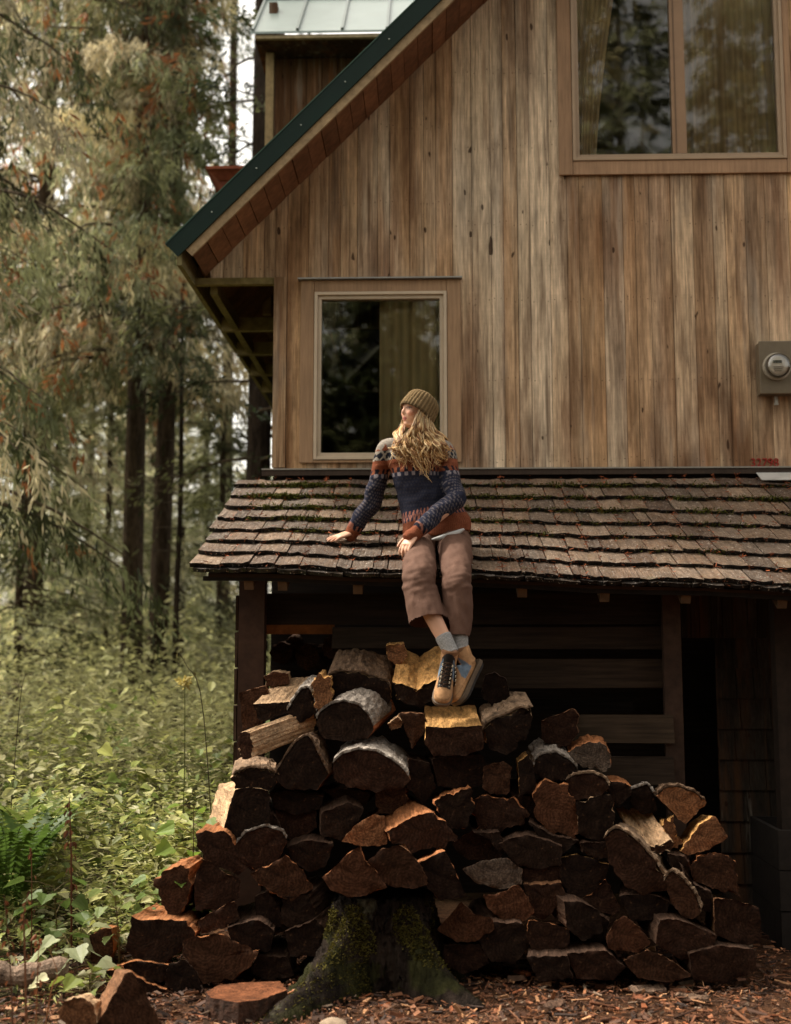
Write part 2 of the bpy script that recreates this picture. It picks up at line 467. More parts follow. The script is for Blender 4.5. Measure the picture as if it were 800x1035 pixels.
# eave overhang receding on the left side
e = MB(); k = 0
for yy in np.arange(YW + .04, YB - .1, .15):
    slope_box(e, .07, .93, -.075 + random.uniform(-.004, .004), -.05, yy, yy + .144, np.array(lin(118, 84, 54)) * random.uniform(.7, 1.1))
e.obj('eave_soffit', MAT['plainwood'], cabin)
for yy in (8.9, 9.65, 10.4, 11.1, 11.9, 12.8):
    e = MB(); e.box(R0.x + .09, XL - .004, yy, yy + .045, ZJ - .11, ZJ - .002, lin(122, 110, 74)); e.obj('lookout', MAT['plainwood'], cabin)
e = MB(); p = R0 - rn * .15
e.box(p.x - .06, p.x - .028, YR + .04, YB, p.z - .03, p.z + .13, lin(120, 112, 78))
e.box(p.x + .07, p.x + .12, YW + .05, YB, ZJ - .10, ZJ - .002, lin(112, 102, 66))
e.obj('eave_fascia', MAT['plainwood'], cabin)

# --- windows
def curtain(name, x0, x1, z0, z1, y, c, par, amp=.02, waves=9, gather=None):
    n = int(max(24, (x1 - x0) / .008)); m = 14
    V = []; C = []
    for j in range(m + 1):
        v = j / m
        for i in range(n + 1):
            u = i / n
            xa, xb = x0, x1
            if gather: xa, xb = gather(v)
            x = xa + (xb - xa) * u
            ph = u * waves * 2 * math.pi
            a = amp * (.6 + .4 * math.sin(u * 17 + v)) 
            yy = y + a * math.sin(ph + .5 * math.sin(v * 3 + u * 6)) + .3 * amp * math.sin(ph * 2.3 + 1)
            V.append((x, yy, z0 + (z1 - z0) * v)); C.append(np.array(c) * (.9 + .15 * math.sin(ph * 1.7 + 2)))
    Fc = np.array([(j * (n + 1) + i, j * (n + 1) + i + 1, (j + 1) * (n + 1) + i + 1, (j + 1) * (n + 1) + i) for j in range(m) for i in range(n)])
    me = mesh_np(name, np.array(V), Fc, np.array(C), [MAT['curtain']], smooth=True)
    return link(name, me, par)

def window(rct, trim, frame_px, panes, tc, fc):
    x0, x1, z0, z1 = rct
    w = MB()
    f0, f1, g0, g1 = frame_px
    yf = YW - .032
    k = .0025
    w.box(x0, f0 - k, yf, YW - .014, z0, z1, np.array(tc) * .95); w.box(f1 + k, x1, yf, YW - .014, z0, z1, tc)
    w.box(f0, f1, yf + .001, YW - .014, z0, g0 - k, np.array(tc) * 1.02); w.box(f0, f1, yf + .001, YW - .014, g1 + k, z1, np.array(tc) * .9)
    win = w.obj('window', MAT['trimwood'], cabin, bevel=.003)
    win['label'] = trim
    # outer frame with a stepped profile
    f = MB(); t1 = .038; yo = YW - .040
    def ring(a0, a1, b0, b1, th, ya, yb, c):
        f.box(a0, a0 + th, ya, yb, b0, b1, c); f.box(a1 - th, a1, ya, yb, b0, b1, c)
        f.box(a0 + th, a1 - th, ya, yb, b0, b0 + th, c); f.box(a0 + th, a1 - th, ya, yb, b1 - th, b1, c)
    ring(f0, f1, g0, g1, .022, yo, YW + .05, fc)
    ring(f0 + .0225, f1 - .0225, g0 + .0225, g1 - .0225, .026, yo + .016, YW + .05, np.array(fc) * .92)
    f.obj('frame', MAT['frame'], win, bevel=.002)
    for (a0, a1, b0, b1) in panes:
        p = MB(); p.box(a0, a1, YW + .004, YW + .008, b0, b1, (.5, .5, .5)); p.obj('pane', MAT['glass'], win)
    return win
tanw = lin(140, 108, 80)
fa = rect(318, 296, 452, 465, YW)
wa = window(winA, 'small lower window with grey-green curtain half drawn', fa, [(fa[0] + .04, fa[1] - .04, fa[2] + .04, fa[3] - .04)], lin(154, 124, 95), lin(190, 172, 148))
e = MB(); e.box(winA[0] - .02, winA[1] + .012, YW - .06, YW - .01, winA[3] + .003, winA[3] + .012, lin(150, 150, 148)); e.obj('drip_cap', MAT['metal'], wa)
cx = at(384, 380, YW + .12).x
curtain('curtain', cx, fa[1] + .05, fa[2] - .02, fa[3] + .02, YW + .085, lin(222, 210, 172), wa, .022, 5)
curtain('curtain', fa[0] - .1, fa[0] + .05, fa[2] - .02, fa[3] + .02, YW + .14, lin(70, 72, 56), wa, .015, 3)
fb = rect(577, -60, 790, 163, YW)
mx0, mx1 = at(678, 80, YW).x, at(692, 80, YW).x
wb = window(winB, 'wide sliding upper window with two panes and sheer curtains', fb, [(fb[0] + .04, mx0 + .01, fb[2] + .04, fb[3] - .04), (mx1 - .01, fb[1] - .04, fb[2] + .04, fb[3] - .04)], lin(158, 126, 97), lin(166, 142, 116))
e = MB(); e.box(mx0, mx1, YW - .022, YW + .05, fb[2] + .05, fb[3] - .05, lin(148, 118, 90)); e.box(mx0 + .02, mx0 + .028, YW - .026, YW - .023, fb[2] + .05, fb[3] - .05, lin(110, 85, 62)); e.obj('mullion', MAT['frame'], wb)
fw = fb[1] - fb[0]
curtain('curtain', 0, 1, fb[2] - .02, fb[3] + .02, YW + .12, lin(216, 192, 160), wb, .014, 6,
        gather=lambda v: (fb[0] - .02, fb[0] + .18 + .22 * v ** 1.4))
curtain('curtain', mx1 - .03, fb[1] + .05, fb[2] - .02, fb[3] + .02, YW + .12, lin(206, 182, 150), wb, .022, 11)
e = MB(); e.box(fb[0] + .1, fb[1] - .1, YW + .3, YW + 1.0, fb[2] - .28, fb[2] + .03, lin(50, 42, 36)); e.obj('window_seat', MAT['darkwood'], wb)

# --- dormer behind the rake, pale metal roof
YD = 9.3
a = at(253, 34, YD); b = at(470, 34, YD); top = at(260, 2, YD + .75)
e = MB()
pm = lin(140, 154, 148)
dx = b.x - a.x
e.hexa([(a.x, YD, a.z), (b.x, YD, a.z), (b.x, YD + .75, top.z), (a.x + .02, YD + .75, top.z),
        (a.x, YD, a.z + .02), (b.x, YD, a.z + .02), (b.x, YD + .75, top.z + .02), (a.x + .02, YD + .75, top.z + .02)], pm)
for k in range(5):
    xx = a.x + .02 + k * .38
    e.bar((xx, YD, a.z + .03), (xx, YD + .75, top.z + .03), .022, .03, lin(110, 122, 116))
e.box(a.x, b.x, YD + .74, YD + .82, top.z - .01, top.z + .055, lin(90, 120, 108))
dr = e.obj('dormer', MAT['palemetal'], cabin); dr['label'] = 'dormer with pale standing-seam metal roof'
e = MB()
fz = at(258, 39, YD + .02).z
e.box(a.x + .04, b.x, YD + .015, YD + .05, fz, a.z - .004, lin(168, 150, 118))
e.obj('fascia_board', MAT['plainwood'], dr)
e = MB()
p0 = at(270, 38, YD + .3); p1 = at(278, 38, YD + .3)
e.box(p0.x, p1.x, YD + .25, YD + .31, 4.4, fz, lin(150, 128, 92)); e.obj('corner_post', MAT['plainwood'], dr)
e = MB(); xx = p1.x + .004
while xx < b.x:
    e.box(xx, xx + .13, YD + .36 + random.uniform(0, .008), YD + .4, 4.3, fz, np.array(lin(98, 70, 48)) * random.uniform(.8, 1.15)); xx += .136
e.box(p0.x, p1.x + .002, YD + .41, YD + 2, 4.3, top.z - .2, lin(84, 62, 46)); e.box(p1.x + .006, b.x, YD + .405, YD + .43, 4.3, fz - .002, lin(40, 30, 24))
e.box(a.x + .03, b.x, YD + .052, YD + .74, fz + .02, fz + .03, lin(70, 52, 40))
e.obj('wall', MAT['siding'], dr)
# --- chimney
YC = 9.9
e = MB()
c0 = at(211, 170, YC); c1 = at(240, 181, YC); c2 = at(222, 181, YC); c3 = at(238, 215, YC)
e.box(c2.x, c2.x + .42, YC + .03, YC + .42, c3.z - 1.0, c1.z - .002, lin(112, 60, 42))
ch = e.obj('chimney', MAT['plainwood'], cabin)
e = MB(); e.hexa([(c2.x - .01, YC + .02, c1.z), (c2.x + .43, YC + .02, c1.z), (c2.x + .43, YC + .43, c1.z), (c2.x - .01, YC + .43, c1.z),
                  (c0.x, YC - .04, c0.z - .03), (c0.x + .58, YC - .04, c0.z - .03), (c0.x + .58, YC + .5, c0.z - .03), (c0.x, YC + .5, c0.z - .03)], lin(124, 66, 46))
e.box(c0.x - .015, c0.x + .6, YC - .055, YC + .51, c0.z - .028, c0.z, lin(130, 70, 48)); e.obj('chimney_cap', MAT['plainwood'], ch)

# ================================================================== ELECTRIC METER
em_r = rect(768, 346, 829, 398, YW - .1)
ex0, ex1, ez0, ez1 = em_r
em = empty('electric_meter', ((ex0 + ex1) / 2, YW - .05, ez0))
tag(em, 'grey-brown electric meter box with round glass dial on the siding', 'electric meter')
e = MB(); bx = lin(112, 100, 82)
e.box(ex0, ex1, YW - .115, YW - .018, ez0, ez1, bx); e.box(ex0 - .006, ex1 + .006, YW - .128, YW - .116, ez0 - .004, ez1 + .004, np.array(bx) * 1.06)
e.obj('meter_box', MAT['metal'], em, bevel=.004)
dc = at(786, 370, YW - .15)
e = MB()
e.lathe((dc.x, YW - .128, dc.z), (0, -1, 0), [(0, .094), (.02, .094), (.022, .086), (.028, .086)], 40, lin(165, 155, 138)); e.obj('collar', MAT['metal'], em, smooth=False)
e = MB()
e.lathe((dc.x, YW - .157, dc.z), (0, -1, 0), [(0, .07), (.012, .07), (.014, .001)], 40, lin(205, 196, 178)); df = e.obj('dial', MAT['paint'], em)
e = MB(); e.box(dc.x - .036, dc.x + .026, YW - .1745, YW - .1725, dc.z + .018, dc.z + .036, lin(25, 24, 22)); e.obj('display', MAT['paint'], df)
e = MB()
for k in range(3): e.box(dc.x - .034 + .004 * k, dc.x + .034 - .006 * k, YW - .1735, YW - .1722, dc.z - .012 - .014 * k, dc.z - .007 - .014 * k, lin(120, 112, 100))
e.obj('print', MAT['paint'], df)
e = MB(); e.lathe((dc.x, YW - .156, dc.z), (0, -1, 0), [(0, .082), (.035, .08), (.05, .07), (.058, .05), (.062, .02), (.063, .001)], 40, (.5, .5, .5)); e.obj('glass_dome', MAT['lens'], em, smooth=True)
e = MB(); q = at(785, 403, YW - .05); e.lathe((q.x, YW - .05, ez0 - .004), (0, 0, -1), [(0, .012), (.05, .012), (.052, .016), (.062, .016), (.064, .002)], 12, lin(165, 160, 150)); e.obj('conduit', MAT['metal'], em)

# ================================================================== HOUSE NUMBER
n0 = at(760, 471.5, YW - .02); n1 = at(787.5, 463, YW - .02)
cu = D.curves.new('house_number', 'FONT'); cu.body = '32798'; cu.size = 1; cu.extrude = .06; cu.offset = -.004
tmp = D.objects.new('tmp', cu); COL.objects.link(tmp)
bpy.context.view_layer.update()
me = D.meshes.new_from_object(tmp.evaluated_get(bpy.context.evaluated_depsgraph_get()))
D.objects.remove(tmp)
vs = [v.co.copy() for v in me.vertices]
bx0, bx1 = min(v.x for v in vs), max(v.x for v in vs); by0, by1 = min(v.y for v in vs), max(v.y for v in vs)
for v in me.vertices:
    c = v.co
    v.co = ((c.x - bx0) / (bx1 - bx0) * (n1.x - n0.x), -c.z * .06, (c.y - by0) / (by1 - by0) * (n1.z - n0.z))
me.name = 'house_number'; me.materials.clear(); me.materials.append(MAT['paint']); setcol(me, lin(140, 34, 26))
hn = link('house_number', me, None, (n0.x, YW - .0165, n0.z))
tag(hn, 'red house number 32798 low on the siding', 'house number')

# ================================================================== LEAN-TO WOODSHED
YE = 6.38
shed = empty('lean_to_shed', (.6, 6.7, 0))
tag(shed, 'open lean-to woodshed with mossy cedar shake roof and dark slatted front', 'shed')
eL = at(200, 578, YE); eR = at(800, 598, YE); wL = at(245, 474, YW)
SX0, SX1 = eL.x, 3.6
def eave_z(x):
    u = (x - eL.x) / (eR.x - eL.x)
    return eL.z + (eR.z - eL.z) * u + .02 * math.sin(min(max(u, 0), 1) * math.pi) * 0.6 + .006 * math.sin(x * 5)
ZT = wL.z - .085
YT = YW - .03
def rp(x, s, n=0.0):
    """point on the shed roof: s 0 at the eave, 1 at the wall, n metres above the deck"""
    ez = eave_z(x)
    v = Vector((0, YT - YE, ZT - ez)); l = v.length; v /= l
    nn = Vector((0, -v.z, v.y))
    sag = -.02 * math.sin(s * math.pi)
    return Vector((x, YE, ez)) + v * l * s + nn * (n + sag)
SL = math.hypot(YT - YE, ZT - eave_z(0))
def roof_z(x, Y):
    s = (Y - YE) / (YT - YE)
    return rp(x, s, 0).z
dk = MB()
for i in range(16):
    xa = SX0 + .05 + (SX1 - SX0 - .05) * i / 16; xb = SX0 + .05 + (SX1 - SX0 - .05) * (i + 1) / 16
    dk.hexa([rp(xa, .02, -.045), rp(xb, .02, -.045), rp(xb, .99, -.045), rp(xa, .99, -.045), rp(xa, .02, -.022), rp(xb, .02, -.022), rp(xb, .99, -.022), rp(xa, .99, -.022)], lin(52, 40, 32))
dk.obj('roof_deck', MAT['darkwood'], shed)
sh = MB(); gaps = []
NR = 8
ex = 1 / NR
spal = [lin(106, 86, 68), lin(92, 73, 57), lin(116, 96, 77), lin(80, 62, 48), lin(100, 79, 61), lin(88, 73, 60), lin(110, 92, 76)]
for rrow in range(-1, NR):
    x = SX0 + random.uniform(-.03, .0) - .02
    if rrow == -1: base_s = -.012
    else: base_s = rrow * ex
    while x < SX1:
        w = random.choice([.08, .1, .12, .14, .16, .17, .2])
        s0 = base_s + random.uniform(-.0035, .0035); 
        tl = .40 / SL if rrow >= 0 else .3 / SL
        s1 = min(s0 + tl * random.uniform(.95, 1.02), 1.0 - .004)
        x0, x1 = x + .003, x + w - .003
        th = random.uniform(.022, .028)
        lift = (.022 if rrow >= 0 else .0) + random.uniform(0, .004)
        sk = random.uniform(-.005, .005)
        c = np.array(random.choice(spal)) * random.uniform(.8, 1.15)
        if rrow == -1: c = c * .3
        tw = random.uniform(-.003, .003)
        nseg = 4
        V = []; Cc = []
        for j, (ss, top, bot) in enumerate(((s0, lift + th, lift), (s0 + (s1 - s0) * .5, (lift + th) * .5, lift * .45), (s1, .005, .001))):
            for k in range(nseg + 1):
                u = k / nseg
                xx = x0 + (x1 - x0) * u + sk * (j / 2)
                js = (random.uniform(-.008, .008) if j == 0 else 0) + sk * .5 * (u - .5)
                wv = tw * (u - .5) * 2 + random.uniform(-.002, .002) + .002 * math.sin(u * 5 + x * 9)
                V.append(rp(xx, ss + js, top + wv)); V.append(rp(xx, ss + js + (.004 if j == 0 else 0), bot + wv * .6))
        Fc = []; st = 2 * (nseg + 1)
        for j in range(2):
            for k in range(nseg):
                a_ = j * st + k * 2; b_ = a_ + 2; c_ = a_ + st; d_ = b_ + st
                Fc += [(a_, b_, d_, c_), (a_ + 1, c_ + 1, d_ + 1, b_ + 1)]
            a_ = j * st; Fc.append((a_, a_ + st, a_ + st + 1, a_ + 1)); a_ = j * st + 2 * nseg; Fc.append((a_, a_ + 1, a_ + st + 1, a_ + st))
        for k in range(nseg):
            a_ = k * 2; Fc.append((a_, a_ + 1, a_ + 3, a_ + 2)); a_ = 2 * st + k * 2; Fc.append((a_, a_ + 2, a_ + 3, a_ + 1))
        cols = []
        for q in range(len(V)):
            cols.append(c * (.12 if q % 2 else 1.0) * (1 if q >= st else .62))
        # the butt end: row shadow painted in near black, a face of its own
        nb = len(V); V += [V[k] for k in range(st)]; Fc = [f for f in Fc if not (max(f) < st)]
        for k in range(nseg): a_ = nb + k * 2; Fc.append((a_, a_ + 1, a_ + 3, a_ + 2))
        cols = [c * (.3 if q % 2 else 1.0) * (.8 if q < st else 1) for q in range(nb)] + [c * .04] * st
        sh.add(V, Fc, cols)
        if rrow >= 0: gaps.append((x + w, s0, lift + th))
        x += w
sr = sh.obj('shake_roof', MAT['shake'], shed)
# needle litter caught between the shakes, and moss along the upper courses
def tuft_quads(P, size, cols, up=None, flat=.5, asp=.35):
    n = len(P)
    d = RNG.normal(size=(n, 3)); d[:, 2] *= flat
    if up is not None: d += up
    d /= np.linalg.norm(d, axis=1)[:, None]
    e_ = RNG.normal(size=(n, 3)); e_ -= d * (e_ * d).sum(1)[:, None]; e_ /= np.linalg.norm(e_, axis=1)[:, None]
    L_ = size[:, None]; W_ = L_ * asp
    V = np.stack([P - e_ * W_ / 2, P + e_ * W_ / 2, P + d * L_ + e_ * W_ / 2, P + d * L_ - e_ * W_ / 2], axis=1).reshape(-1, 3)
    Fq = np.arange(n * 4).reshape(n, 4)
    return V, Fq, np.repeat(cols, 4, axis=0)
P = []; S = []; C = []
for (gx, gs, gn) in gaps:
    if random.random() < .85:
        for _ in range(random.randint(8, 26)):
            q = rp(gx + random.gauss(0, .006), min(max(gs + random.uniform(-.01, ex * .95), 0), .98), random.uniform(.02, .045))
            P.append(q); S.append(random.uniform(.012, .03)); C.append(np.array(lin(170, 92, 54)) * random.uniform(.5, 1.2))
for _ in range(2200):
    q = rp(random.uniform(SX0, SX1), random.choice([0, 1, 2, 3, 4, 5, 6, 7]) * ex + abs(random.gauss(0, .012)) - .005, random.uniform(.03, .06))
    P.append(q); S.append(random.uniform(.012, .03)); C.append(np.array(lin(140, 78, 46)) * random.uniform(.4, 1.1))
V, Fq, Cq = tuft_quads(np.array([tuple(p) for p in P]), np.array(S), np.array(C), flat=.4, asp=.14)
o = link('needle_litter', mesh_np('needle_litter', V, Fq, Cq, [MAT['chip']]), shed); o['kind'] = 'stuff'
P = []; S = []; C = []
for _ in range(240):
    row = random.choices([2, 3, 4, 5, 6, 7], [.2, .5, 1, 2, 3.5, 3])[0]
    cxm = random.uniform(SX0 + .1, SX1)
    if random.random() < .25: cxm = random.gauss(-.9, .15)
    for _ in range(random.randint(20, 70)):
        q = rp(cxm + random.gauss(0, .05), row * ex + random.gauss(-.002, .008), random.uniform(.025, .055))
        P.append(q); S.append(random.uniform(.008, .018)); C.append(np.array(lin(78, 80, 30)) * random.uniform(.5, 1.2))
V, Fq, Cq = tuft_quads(np.array([tuple(p) for p in P]), np.array(S), np.array(C), up=np.array([0, -.3, .5]))
o = link('moss', mesh_np('moss', V, Fq, Cq, [MAT['moss']]), shed); o['kind'] = 'stuff'
# eave board and rafter tails
e = MB()
for i in range(14):
    xa = SX0 + .02 + (SX1 - SX0) * i / 14; xb = SX0 + .02 + (SX1 - SX0) * (i + 1) / 14 - .002
    za, zb = eave_z(xa), eave_z(xb)
    e.hexa([(xa, YE + .05, za - .045), (xb, YE + .05, zb - .045), (xb, YE + .075, zb - .045), (xa, YE + .075, za - .045), (xa, YE + .05, za - .02), (xb, YE + .05, zb - .02), (xb, YE + .075, zb - .02), (xa, YE + .075, za - .02)], lin(32, 26, 21))
e.obj('eave_board', MAT['plainwood'], shed)
for px in (252, 286, 362, 528, 611, 693, 790):
    xx = at(px, 600, YE + .1).x
    a_ = rp(xx, .025, -.085); b_ = rp(xx, .97, -.085)
    e = MB(); e.bar(a_, b_, .052, .075, lin(92, 72, 54), side=(1, 0, 0)); e.obj('rafter', MAT['plainwood'], shed)
# posts, header, slats  (front plane)
YS = 6.72
def pxbox(mb, px0, py0, px1, py1, Y, dep, c, j=0):
    x0, x1, z0, z1 = rect(px0, py0, px1, py1, Y); mb.box(x0, x1, Y, Y + dep, z0, z1, c, j)
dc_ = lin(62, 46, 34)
def post(px0, px1, Y, c, ztop=2.0, dep=.1):
    e = MB(); x0, x1, _, _ = rect(px0, 600, px1, 700, Y); e.box(x0, x1, Y, Y + dep, 0, ztop, c); return e.obj('post', MAT['plainwood'], shed)
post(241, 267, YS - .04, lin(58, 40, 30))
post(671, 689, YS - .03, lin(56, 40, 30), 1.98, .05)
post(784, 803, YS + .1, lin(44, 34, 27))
xh0 = rect(241, 600, 267, 620, YS)[0]; xr = rect(671, 600, 689, 700, YS)[0]
def slat(px0, py0, px1, py1, Y=YS + .06, c=None, dep=.025):
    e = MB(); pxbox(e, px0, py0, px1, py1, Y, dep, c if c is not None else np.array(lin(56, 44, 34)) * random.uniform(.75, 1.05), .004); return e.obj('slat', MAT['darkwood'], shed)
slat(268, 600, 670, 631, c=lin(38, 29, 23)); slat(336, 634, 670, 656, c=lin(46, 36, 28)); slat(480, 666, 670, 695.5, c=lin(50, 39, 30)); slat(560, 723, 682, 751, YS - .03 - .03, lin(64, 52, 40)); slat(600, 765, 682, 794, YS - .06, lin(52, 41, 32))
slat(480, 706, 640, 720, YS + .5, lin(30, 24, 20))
e = MB(); pxbox(e, 267, 622, 338, 641, YS + .25, .03, lin(170, 110, 62)); ob = e.obj('cross_board', MAT['plainwood'], shed); ob['label'] = 'orange lit board inside the opening'
# left side cladding, seen edge-on
e = MB()
for k in range(9): e.box(xh0 - .02, xh0 - .003, YS + .02, YW - .05, .02 + k * .21, .02 + k * .21 + .2, np.array(dc_) * random.uniform(.8, 1.1), .003)
e.obj('side_cladding', MAT['darkwood'], shed)
# rear wall: board panel above, shingle courses below, doorway between
e = MB()
x0, x1, z0, z1 = rect(690, 600, 783, 645, 7.5)
xx = x0
while xx < x1:
    w = random.uniform(.05, .1); e.box(xx, xx + w - .004, 7.5, 7.52, z0, 2.3, np.array(lin(58, 49, 40)) * random.uniform(.7, 1.15)); xx += w
e.obj('board_panel', MAT['siding'], shed)
e = MB()
x0, x1, _, zt = rect(725, 645, 778, 760, 7.55); zz = zt; k = 0
while zz > 0.05:
    hgt = .19
    xx = x0
    while xx < x1 + .6:
        w = random.uniform(.1, .2); e.hexa([(xx, 7.535, zz - hgt), (xx + w - .004, 7.535, zz - hgt), (xx + w - .004, 7.57, zz - hgt), (xx, 7.57, zz - hgt), (xx, 7.56, zz), (xx + w - .004, 7.56, zz), (xx + w - .004, 7.57, zz), (xx, 7.57, zz)], np.array(lin(52, 45, 38)) * random.uniform(.75, 1.1)); xx += w
    zz -= hgt; k += 1
e.obj('shingle_wall', MAT['siding'], shed)
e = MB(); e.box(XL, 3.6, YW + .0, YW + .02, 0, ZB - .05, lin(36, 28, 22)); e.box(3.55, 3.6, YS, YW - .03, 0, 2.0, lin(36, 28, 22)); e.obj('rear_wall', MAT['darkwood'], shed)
# loose flashing sheet on the roof by the wall at the right
e = MB(); q0 = at(776, 485, 7.6); e.hexa([rp(q0.x, .90, .06), rp(q0.x + .5, .90, .06), rp(q0.x + .5, .985, .05), rp(q0.x, .985, .05), rp(q0.x, .90, .063), rp(q0.x + .5, .90, .063), rp(q0.x + .5, .985, .053), rp(q0.x, .985, .053)], lin(190, 188, 182)); fl = e.obj('flashing', MAT['metal'], shed)
# ================================================================== BIN in the dark doorway
b0 = at(757, 824, 6.9); b1 = at(787, 839, 6.45)
bn = MB(); zt = b1.z
X0, X1, Y0, Y1 = b1.x, b1.x + .7, 6.45, 6.98
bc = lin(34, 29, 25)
for k in range(3):
    za, zb = k * zt / 3 + .002, (k + 1) * zt / 3 - .004
    bn.box(X0, X1, Y0, Y0 + .022, za, zb, bc, .002); bn.box(X0, X0 + .022, Y0 + .024, Y1 - .002, za, zb, bc, .002); bn.box(X1 - .022, X1, Y0 + .024, Y1, za, zb, bc, .002); bn.box(X0, X1, Y1, Y1 + .022, za, zb, bc, .002)
bn.box(X0 + .03, X1 - .03, Y0 + .03, Y1 - .01, .01, .03, bc)
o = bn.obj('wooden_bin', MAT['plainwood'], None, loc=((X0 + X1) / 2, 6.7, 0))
tag(o, 'dark open wooden bin in the shadow at the right edge', 'bin')
# ================================================================== FIREWOOD PILE
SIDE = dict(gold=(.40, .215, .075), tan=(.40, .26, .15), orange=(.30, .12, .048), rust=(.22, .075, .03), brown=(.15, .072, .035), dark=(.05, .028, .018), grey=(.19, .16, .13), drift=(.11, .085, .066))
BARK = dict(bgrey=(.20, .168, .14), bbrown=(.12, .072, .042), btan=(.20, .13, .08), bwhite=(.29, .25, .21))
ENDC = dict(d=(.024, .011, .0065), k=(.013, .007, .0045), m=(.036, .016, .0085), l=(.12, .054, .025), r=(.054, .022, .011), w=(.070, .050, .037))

def resample(P, n):
    P = np.asarray(P); Q = np.vstack([P, P[:1]])
    d = np.linalg.norm(np.diff(Q, axis=0), axis=1); cum = np.r_[0, np.cumsum(d)]
    # every corner kept, the rest of the points shared out along the edges
    cnt = np.maximum(1, np.round(d / cum[-1] * n).astype(int))
    while cnt.sum() > n: cnt[cnt.argmax()] -= 1
    while cnt.sum() < n: cnt[(d / cnt).argmax()] += 1
    out = []
    for i in range(len(P)):
        for k in range(cnt[i]): out.append(Q[i] + (Q[i + 1] - Q[i]) * (k / cnt[i]))
    return np.array(out)

